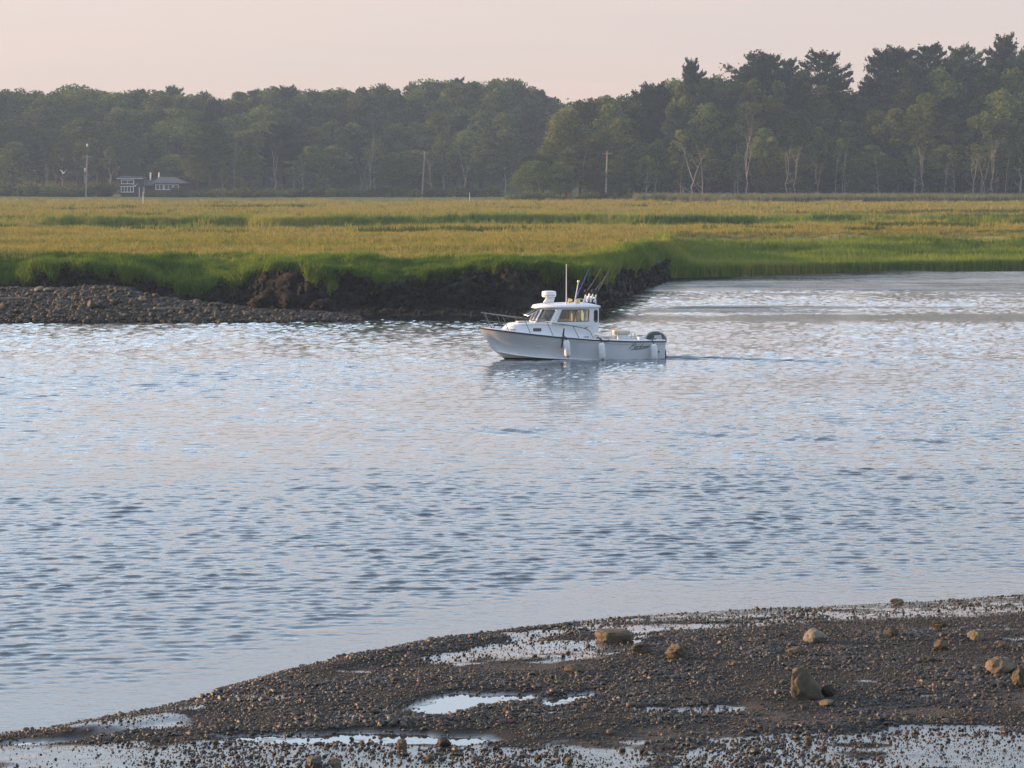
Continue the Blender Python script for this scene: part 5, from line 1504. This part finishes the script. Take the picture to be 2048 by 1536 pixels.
# trunk cabin forward
def trunk_sec(x, w, z0, z1, r_=.10):
    return [(x, -w, z0), (x, -w + .03, z1 - r_), (x, -w + r_ + .02, z1), (x, 0, z1 + .025), (x, w - r_ - .02, z1), (x, w - .03, z1 - r_), (x, w, z0)]
secs = [trunk_sec(4.6, .945, .85, 1.51), trunk_sec(5.3, .90, .93, 1.50), trunk_sec(5.8, .80, .99, 1.48, .07), trunk_sec(6.22, .66, 1.05, 1.45, .05), trunk_sec(6.30, .62, 1.06, 1.41, .04), trunk_sec(6.62, .42, 1.12, 1.17, .02)]
mb = MB(); V = [p for s_ in secs for p in s_]; n_ = 7
Fc = [(i * n_ + k, i * n_ + k + 1, (i + 1) * n_ + k + 1, (i + 1) * n_ + k) for i in range(len(secs) - 1) for k in range(n_ - 1)] + [tuple(range((len(secs) - 1) * n_, len(secs) * n_))]
mb.add(V, Fc); trunk = mb.build('trunk_cabin', M['gel'], boat, True)
mb = MB(); mb.box((5.75, 0, 1.52), (.5, .5, .05)); mb.build('deck_hatch', M['cowl_panel'], trunk, False, .02)
for sd in (1, -1):
    mb = MB(); mb.box((5.33, sd * .905, 1.24), (.33, .035, .13), Matrix.Rotation(sd * -.1, 3, 'Z')); mb.build('porthole', M['hglass'], trunk, False, .02)
    mb = MB(); mb.tube([(5.95, sd * .72, 1.43), (5.3, sd * .905, 1.445), (4.6, sd * .972, 1.43), (3.05, sd * .99, 1.36)], .008, 5); mb.build('crease_line', M['cowl_panel'], boat)
mb = MB(); mb.box((3.3, .985, 1.30), (.12, .012, .03)); mb.build('side_mark', M['lettering'], boat)
# wipers
for y0 in (-.25, .3):
    mb = MB(); mb.tube([(5.16, y0, 2.06), (5.64, y0 + .1, 1.80)], .012, 5); mb.build('wiper', M['black'], boat)
# helm seats and post seen through the glass
for y0, x0 in ((.45, 3.75), (-.45, 3.75)):
    mb = MB(); mb.box((x0, y0, 1.38), (.42, .46, .12)); mb.box((x0 - .2, y0, 1.66), (.10, .46, .5)); st_ = mb.build('helm_seat', M['cushion'], boat, False, .03)
    mb = MB(); mb.tube([(x0, y0, .55), (x0, y0, 1.34)], .06, 10); mb.build('pedestal', M['chrome'], st_, True)
mb = MB(); mb.tube([(4.25, .2, .6), (4.25, .2, 2.14)], .028, 8); mb.build('grab_post', M['brass'], boat, True)
mb = MB(); mb.tube([(4.86, .35, 1.62), (4.78, .35, 1.66)], .16, 16); mb.build('wheel', M['black'], boat)
# bow rail
RAILZ = 0.60
def rail_pt(u, sd, h):
    x, hb, z = sheer_pt(u); return (x - (.02 if u > .97 else 0), sd * max(hb - .10, 0.02), z + h)
mb = MB()
uu = np.linspace(0.40, 0.985, 30)
for sd in (1, -1):
    top = []
    for u in uu:
        h = 0.62 * (1 - 0.0 * u)
        h = float(np.interp(u, [.40, .425, .47, .55, .8, .985], [0.06, .40, .46, .52, .58, .62]))
        top.append(rail_pt(u, sd, h))
    if sd == 1: port_top = top
    else: star_top = top
mb.tube(port_top + star_top[::-1], .017, 7); rail = mb.build('bow_rail', M['darksteel'], boat, True)
for u in (.50, .64, .76, .87, .955):
    for sd in (1, -1):
        h = float(np.interp(u, [.40, .425, .47, .55, .8, .985], [0.06, .40, .46, .52, .58, .62]))
        a, b = rail_pt(u - .018, sd, .04), rail_pt(u + .012, sd, h)
        mb = MB(); mb.tube([a, b], .014, 6); mb.tube([a, (a[0], a[1], a[2] + .02)], .03, 8); mb.build('stanchion', M['darksteel'], rail, True)
mb = MB(); mb.tube([rail_pt(u, 1, .3) for u in np.linspace(.87, .985, 6)] + [rail_pt(u, -1, .3) for u in np.linspace(.985, .87, 6)], .012, 6); mb.build('mid_rail', M['darksteel'], rail, True)
# bow fittings
mb = MB(); mb.box((7.5, 0, 1.36), (.34, .14, .05)); mb.tube([(7.62, -.06, 1.33), (7.62, .06, 1.33)], .05, 10); mb.build('anchor_roller', M['chrome'], boat, True)
mb = MB(); mb.tube([(7.2, 0, 1.41), (6.95, 0, 1.38)], .02, 6); mb.tube([(7.2, -.16, 1.37), (7.22, 0, 1.41), (7.2, .16, 1.37)], .025, 6); mb.build('anchor', M['darksteel'], boat, True)
for u, sd in ((.93, 1), (.44, 1), (.33, 1), (.06, 1), (.44, -1), (.06, -1), (.83, 1)):
    x, hb, z = sheer_pt(u); y = sd * max(hb - .12, .02)
    mb = MB(); mb.tube([(x - .11, y, z + .1), (x + .11, y, z + .1)], .016, 6); mb.tube([(x - .04, y, z + .04), (x - .04, y, z + .1)], .014, 6); mb.tube([(x + .04, y, z + .04), (x + .04, y, z + .1)], .014, 6)
    mb.build('cleat', M['darksteel'], boat, True)
# through-hulls
for x, z in ((4.15, .66), (2.6, .56), (.28, .28)):
    u = x / 7.6; hb = sheer_pt(u)[1]; hc = chine_pt(u)[1]; zc, zs_ = chine_pt(u)[2], sheer_pt(u)[2]
    f = (z - zc) / (zs_ - zc); y = hc + (hb - hc) * f
    mb = MB(); mb.tube([(x, y - .02, z), (x, y + .018, z)], .035, 10); mb.build('hull_fitting', M['black'], hull)
# roof gear
rx = 4.62
mb = MB(); mb.prism([(rx - .16, -.08, 2.29), (rx + .26, -.08, 2.29), (rx + .12, -.08, 2.50), (rx - .22, -.08, 2.50)], (0, .16, 0)); rp = mb.build('radar_pedestal', M['gel'], roof, False, .02)
mb = MB(); mb.lathe([(.22, 0), (.27, .015), (.295, .05), (.295, .20), (.275, .245), (.18, .262), (.02, .268)], (rx + .02, 0, 2.51), 28); rdm = mb.build('radar_dome', M['gel'], rp, True)
mb = MB(); mb.lathe([(.298, 0), (.299, .02), (.298, .035)], (rx + .02, 0, 2.57), 28)
mb.v, mb.f = mb.v, [q for q in mb.f if len(q) == 4]; mb.build('radar_band', M['cowl_panel'], rdm, True)
mb = MB(); mb.tube([(4.05, .62, 2.26), (4.05, .62, 2.40)], .035, 8); an = mb.build('antenna_mount', M['chrome'], roof, True)
mb = MB(); mb.tube([(4.05, .62, 2.38), (4.05, .62, 3.88)], [.022, .016], 7); mb.build('antenna', M['white'], an, True)
mb = MB(); mb.tube([(3.58, .1, 2.3), (3.42, .1, 3.12)], .02, 7); sa = mb.build('light_mast', M['white'], roof, True)
mb = MB(); mb.lathe([(.035, 0), (.045, .02), (.045, .07), (.02, .1)], (3.42, .1, 3.11), 10); mb.build('stern_light', M['brass'], sa, True)
mb = MB(); mb.tube([(3.76, -.25, 2.36), (3.60, -.25, 2.36)], [.10, .05], 12); mb.tube([(3.68, -.25, 2.26), (3.68, -.25, 2.36)], .03, 8); mb.build('horn', M['brass'], roof, True)
mb = MB(); mb.lathe([(.09, 0), (.11, .04), (.11, .12), (.06, .17)], (3.5, .28, 2.28), 14, ); mb.build('searchlight', M['brass'], roof, True)
mb = MB(); mb.tube([(3.62, .5, 2.26), (3.6, .5, 2.42), (3.45, .5, 2.46), (3.3, .5, 2.42), (3.28, .5, 2.26)], .016, 7); mb.build('grab_rail', M['brass'], roof, True)
# rod rack: bar with five tubes across the aft end of the roof
mb = MB(); mb.tube([(2.86, -.82, 2.27), (2.86, -.80, 2.46), (2.86, -.5, 2.50), (2.86, .5, 2.50), (2.86, .80, 2.46), (2.86, .82, 2.27)], .022, 8); rk = mb.build('rod_rack', M['gel'], roof, True)
mb = MB(); mb.tube([(3.34, .72, 2.26), (3.32, .72, 2.44), (2.88, .72, 2.48)], .02, 8); mb.build('rack_brace', M['gel'], rk, True)
holders = []
for i, (x, y) in enumerate(((3.30, .66), (3.14, .66), (3.0, .66), (2.86, .66), (2.86, .1), (2.86, -.5))):
    mb = MB(); a = Vector((x + .05, y, 2.32)); b = Vector((x - .06, y, 2.62)); mb.tube([a, b], .034, 10, True); mb.build('rod_holder', M['gel'], rk, True)
    holders.append((a, b))
# cockpit seat box and outboard
mb = MB(); mb.box((1.42, -.55, 1.0), (.64, .62, .17)); ls = mb.build('leaning_seat', M['cushion'], boat, False, .05)
mb = MB(); mb.box((1.40, -.55, .55), (.42, .5, .74)); mb.build('seat_base', M['gel'], ls, False, .02)
mb = MB(); mb.tube([(1.70, -.30, .2), (1.70, -.30, .92)], .025, 8); mb.tube([(1.70, -.80, .2), (1.70, -.80, .92)], .025, 8); mb.build('seat_leg', M['chrome'], ls, True)
mb = MB(); mb.tube([(1.0, .05, .75), (1.0, .05, 1.0)], .018, 6); mb.tube([(1.06, -.3, .75), (1.06, -.3, .98), (1.0, -.3, 1.02)], .018, 6); mb.build('seat_rail', M['chrome'], ls, True)
cw_ = [(-.36, .62), (-.34, .80), (-.20, .98), (.02, 1.06), (.24, 1.05), (.42, .97), (.54, .82), (.58, .70), (.5, .62)]
mb = MB()
V = []; ny_ = 7
for k in range(ny_):
    f = -1 + 2 * k / (ny_ - 1); sc_y = math.sqrt(max(0, 1 - abs(f) ** 3)) * .86 + .14
    for x, z in cw_: V.append((.11 + (x - .11) * (0.8 + .2 * sc_y), f * .27, .62 + (z - .62) * sc_y))
n_ = len(cw_)
Fc = [(k * n_ + i, k * n_ + (i + 1) % n_, (k + 1) * n_ + (i + 1) % n_, (k + 1) * n_ + i) for k in range(ny_ - 1) for i in range(n_)] + [tuple(range(n_)), tuple((ny_ - 1) * n_ + i for i in range(n_ - 1, -1, -1))]
mb.add(V, Fc); om = mb.build('outboard_cowl', M['cowl'], boat, True)
mb = MB(); mb.prism([(-.12, .272, .68), (.26, .272, .68), (.22, .272, .90), (-.06, .272, .92)], (0, .02, 0)); mb.build('cowl_panel', M['cowl_panel'], om)
mb = MB(); mb.box((-.12, 0, .2), (.24, .18, .9)); mb.box((-.16, 0, -.35), (.3, .06, .5)); mb.tube([(.02, 0, -.5), (-.42, 0, -.5)], [.07, .05], 10); mb.build('lower_unit', M['cowl'], om, False, .02)
mb = MB()
for k in range(3):
    a = k * 2.09; mb.prism([(-.42, .04 * math.cos(a), -.5 + .04 * math.sin(a)), (-.40, .2 * math.cos(a - .4), -.5 + .2 * math.sin(a - .4)), (-.44, .2 * math.cos(a + .4), -.5 + .2 * math.sin(a + .4))], (.012, 0, 0))
mb.build('propeller', M['chrome'], om)
mb = MB(); mb.prism([(-.02, 1.02, .48), (-.05, 1.10, .30), (-.02, 1.06, .08), (-.10, 1.0, .1)], (-.03, -.18, 0)); mb.build('boarding_step', M['red'], boat)
mb = MB(); mb.tube([(-.02, .95, .36), (-.18, .95, .28), (-.24, .95, .12)], .012, 6); mb.build('boarding_ladder', M['chrome'], boat, True)
# maker's script on the quarter
def hull_side(x, z):
    u = x / 7.6; x1, hb, zs_ = sheer_pt(u); x2, hc, zc = chine_pt(u)
    f = (z - zc) / (zs_ - zc); return hc + (hb - hc) * f + .012
def script(strokes, x0, z0, w, h, rad):
    mb = MB()
    for stq in strokes:
        pts = []
        for (a, b) in stq:
            x = x0 - (a + .28 * b) * w; z = z0 + b * h
            pts.append((x, hull_side(x, z), z))
        mb.tube(pts, rad, 5)
    return mb
L = []
def addl(off, *ss):
    for s_ in ss: L.append([(a + off, b) for a, b in s_])
addl(0.0, [(.0, 0), (.05, .9)], [(-.06, .86), (.12, 1.0), (.22, .86), (.17, .62), (.03, .52)])                       # P
addl(.24, [(.13, .42), (.05, .48), (.0, .25), (.04, .03), (.12, .15), (.14, .45), (.15, .08), (.19, .05)])         # a
addl(.45, [(.0, .48), (.02, .02)], [(.01, .3), (.06, .45), (.13, .46)])                                            # r
addl(.62, [(.0, .95), (.0, .0)], [(.13, .5), (.01, .25), (.14, .0)])                                               # k
addl(.80, [(.0, .25), (.12, .3), (.09, .5), (.0, .35), (.02, .05), (.14, .08)])                                    # e
addl(.98, [(.0, .48), (.02, .02)], [(.01, .3), (.06, .45), (.14, .46)])                                            # r
L.append([(.15, -.12), (.6, -.08), (1.0, .12), (1.22, .6), (1.3, .95)])                                            # flourish
script(L, 1.55, .42, .68, .23, .012).build('lettering', M['lettering'], hull)

# things that hang on or stand in the boat
def fender(x, tilt, lab, tail=0.0):
    u = x / 7.6; _, hb, zs_ = sheer_pt(u)
    y = hb + .165
    o = empty('fender'); with_boat(o)
    z1 = zs_ - .08; z0 = z1 - .70; dx = tilt
    def at(t_): return (x - dx * (1 - t_), y, z0 + (z1 - z0) * t_)
    mb = MB(); ks = [0, .02, .07, .15, .5, .85, .93, .98, 1.0]; rs = [.02, .07, .115, .136, .138, .136, .115, .07, .03]
    mb.tube([at(k) for k in ks], rs, 16); mb.build('body', M['vinyl'], o, True)
    mb = MB(); mb.tube([at(-.03), at(.015)], .035, 8); mb.tube([at(.99), at(1.05)], .035, 8); mb.build('end_eye', M['black'], o, True)
    mb = MB(); mb.tube([at(1.04), (x + .02, hb + .07, zs_ + .03), (x + .05, hb - .06, zs_ + .1), (x + .1, hb - .14, zs_ + .14)], .017, 6); mb.build('line', M['rope'], o, True)
    if tail:
        mb = MB(); a = Vector(at(-.03)); mb.tube([a, a + Vector((-.12, 0, -.10)), a + Vector((-.26, -.02, -.18)), a + Vector((-.42, -.04, -.24))], .013, 6); mb.build('tail_line', M['rope'], o, True)
    return tag(o, lab, 'fender', 'white fenders on the port side')
fender(4.24, .07, 'white cylindrical fender hanging below the cabin window, nearest the bow')
fender(2.78, .06, 'white fender hanging at the aft end of the cabin, middle of three', 1)
fender(.56, .03, 'white fender hanging by the stern lettering, rearmost of three')
mb = MB(); mb.tube([(4.30, 1.28, 1.30), (4.36, 1.34, .95), (4.42, 1.38, .55), (4.40, 1.37, .50)], [.03, .035, .03, .02], 8); o = mb.build('coiled_line', M['rope'], None, True); with_boat(o); tag(o, 'dark line tied to the bow rail, hanging beside the first fender', 'rope')
mb = MB(); mb.tube([(2.92, 1.10, .88), (2.78, 1.22, .88), (2.66, 1.34, .76), (2.46, 1.34, .75), (2.42, 1.30, .84)], .022, 6); o = mb.build('dock_line', M['rope'], None, True); with_boat(o); tag(o, 'dark dock line looped over the gunwale behind the cabin', 'rope')
def rod(hold, L_, tiltx, tilty, mat, lab, handle='black', reel=True):
    a, b = hold
    d = (b - a).normalized()
    o = empty('fishing_rod'); with_boat(o)
    d2 = (d + Vector((tiltx, tilty, 0))).normalized()
    mb = MB(); mb.tube([a + d * .05, b + d * .22], .02, 8); mb.build('handle', M[handle], o, True)
    tip = b + d2 * L_
    mb = MB(); mb.tube([b + d * .18, b + d2 * L_ * .5, tip], [.02, .014, .007], 6); bk = mb.build('blank', M[mat], o, True)
    for k in (.3, .5, .7, .85):
        q = b + d2 * L_ * k; mb = MB(); mb.tube([q, q + Vector((.035, 0, .015))], .010, 6); mb.build('guide', M['chrome'], bk)
    if reel:
        q = b + d * .16 + Vector((.06, 0, .01)); mb = MB(); mb.tube([q + Vector((0, -.06, 0)), q + Vector((0, .06, 0))], .06, 12); mb.tube([q + Vector((0, .06, 0)), q + Vector((.05, .1, .03))], .012, 6); mb.build('reel', M['black'] if mat != 'bluerod' else M['darksteel'], o, True)
    return tag(o, lab, 'fishing rod', 'fishing rods on the cabin roof')
rod((Vector((3.62, .3, 2.3)), Vector((3.55, .3, 2.5))), 1.30, -.10, .0, 'bluerod', 'bright blue fishing rod, foremost in the rack on the roof', 'bluerod', False)
rod(holders[0], 1.35, -.22, .0, 'rod', 'dark fishing rod right behind the blue one')
rod(holders[2], 1.25, -.32, .0, 'rod', 'dark fishing rod, second last in the roof rack')
rod(holders[3], 1.0, -.18, .0, 'rod', 'shortest dark fishing rod, aft end of the roof rack')

# ------------------------------------------------------------------ evening haze
hz = NT('evening haze')
pv = hz.n('ShaderNodeVolumePrincipled')
pv.inputs['Color'].default_value = (0.50, 0.69, 0.95, 1)
pv.inputs['Density'].default_value = 0.00030
pv.inputs['Anisotropy'].default_value = 0.1
hz.l(pv.outputs[0], hz.out.inputs['Volume'])
mb = MB(); mb.box((0, 430, 23.5), (880, 960, 55))
o = mb.build('haze', hz.m)
tag(o, 'thin bluish evening haze over river and marsh', kind='stuff')
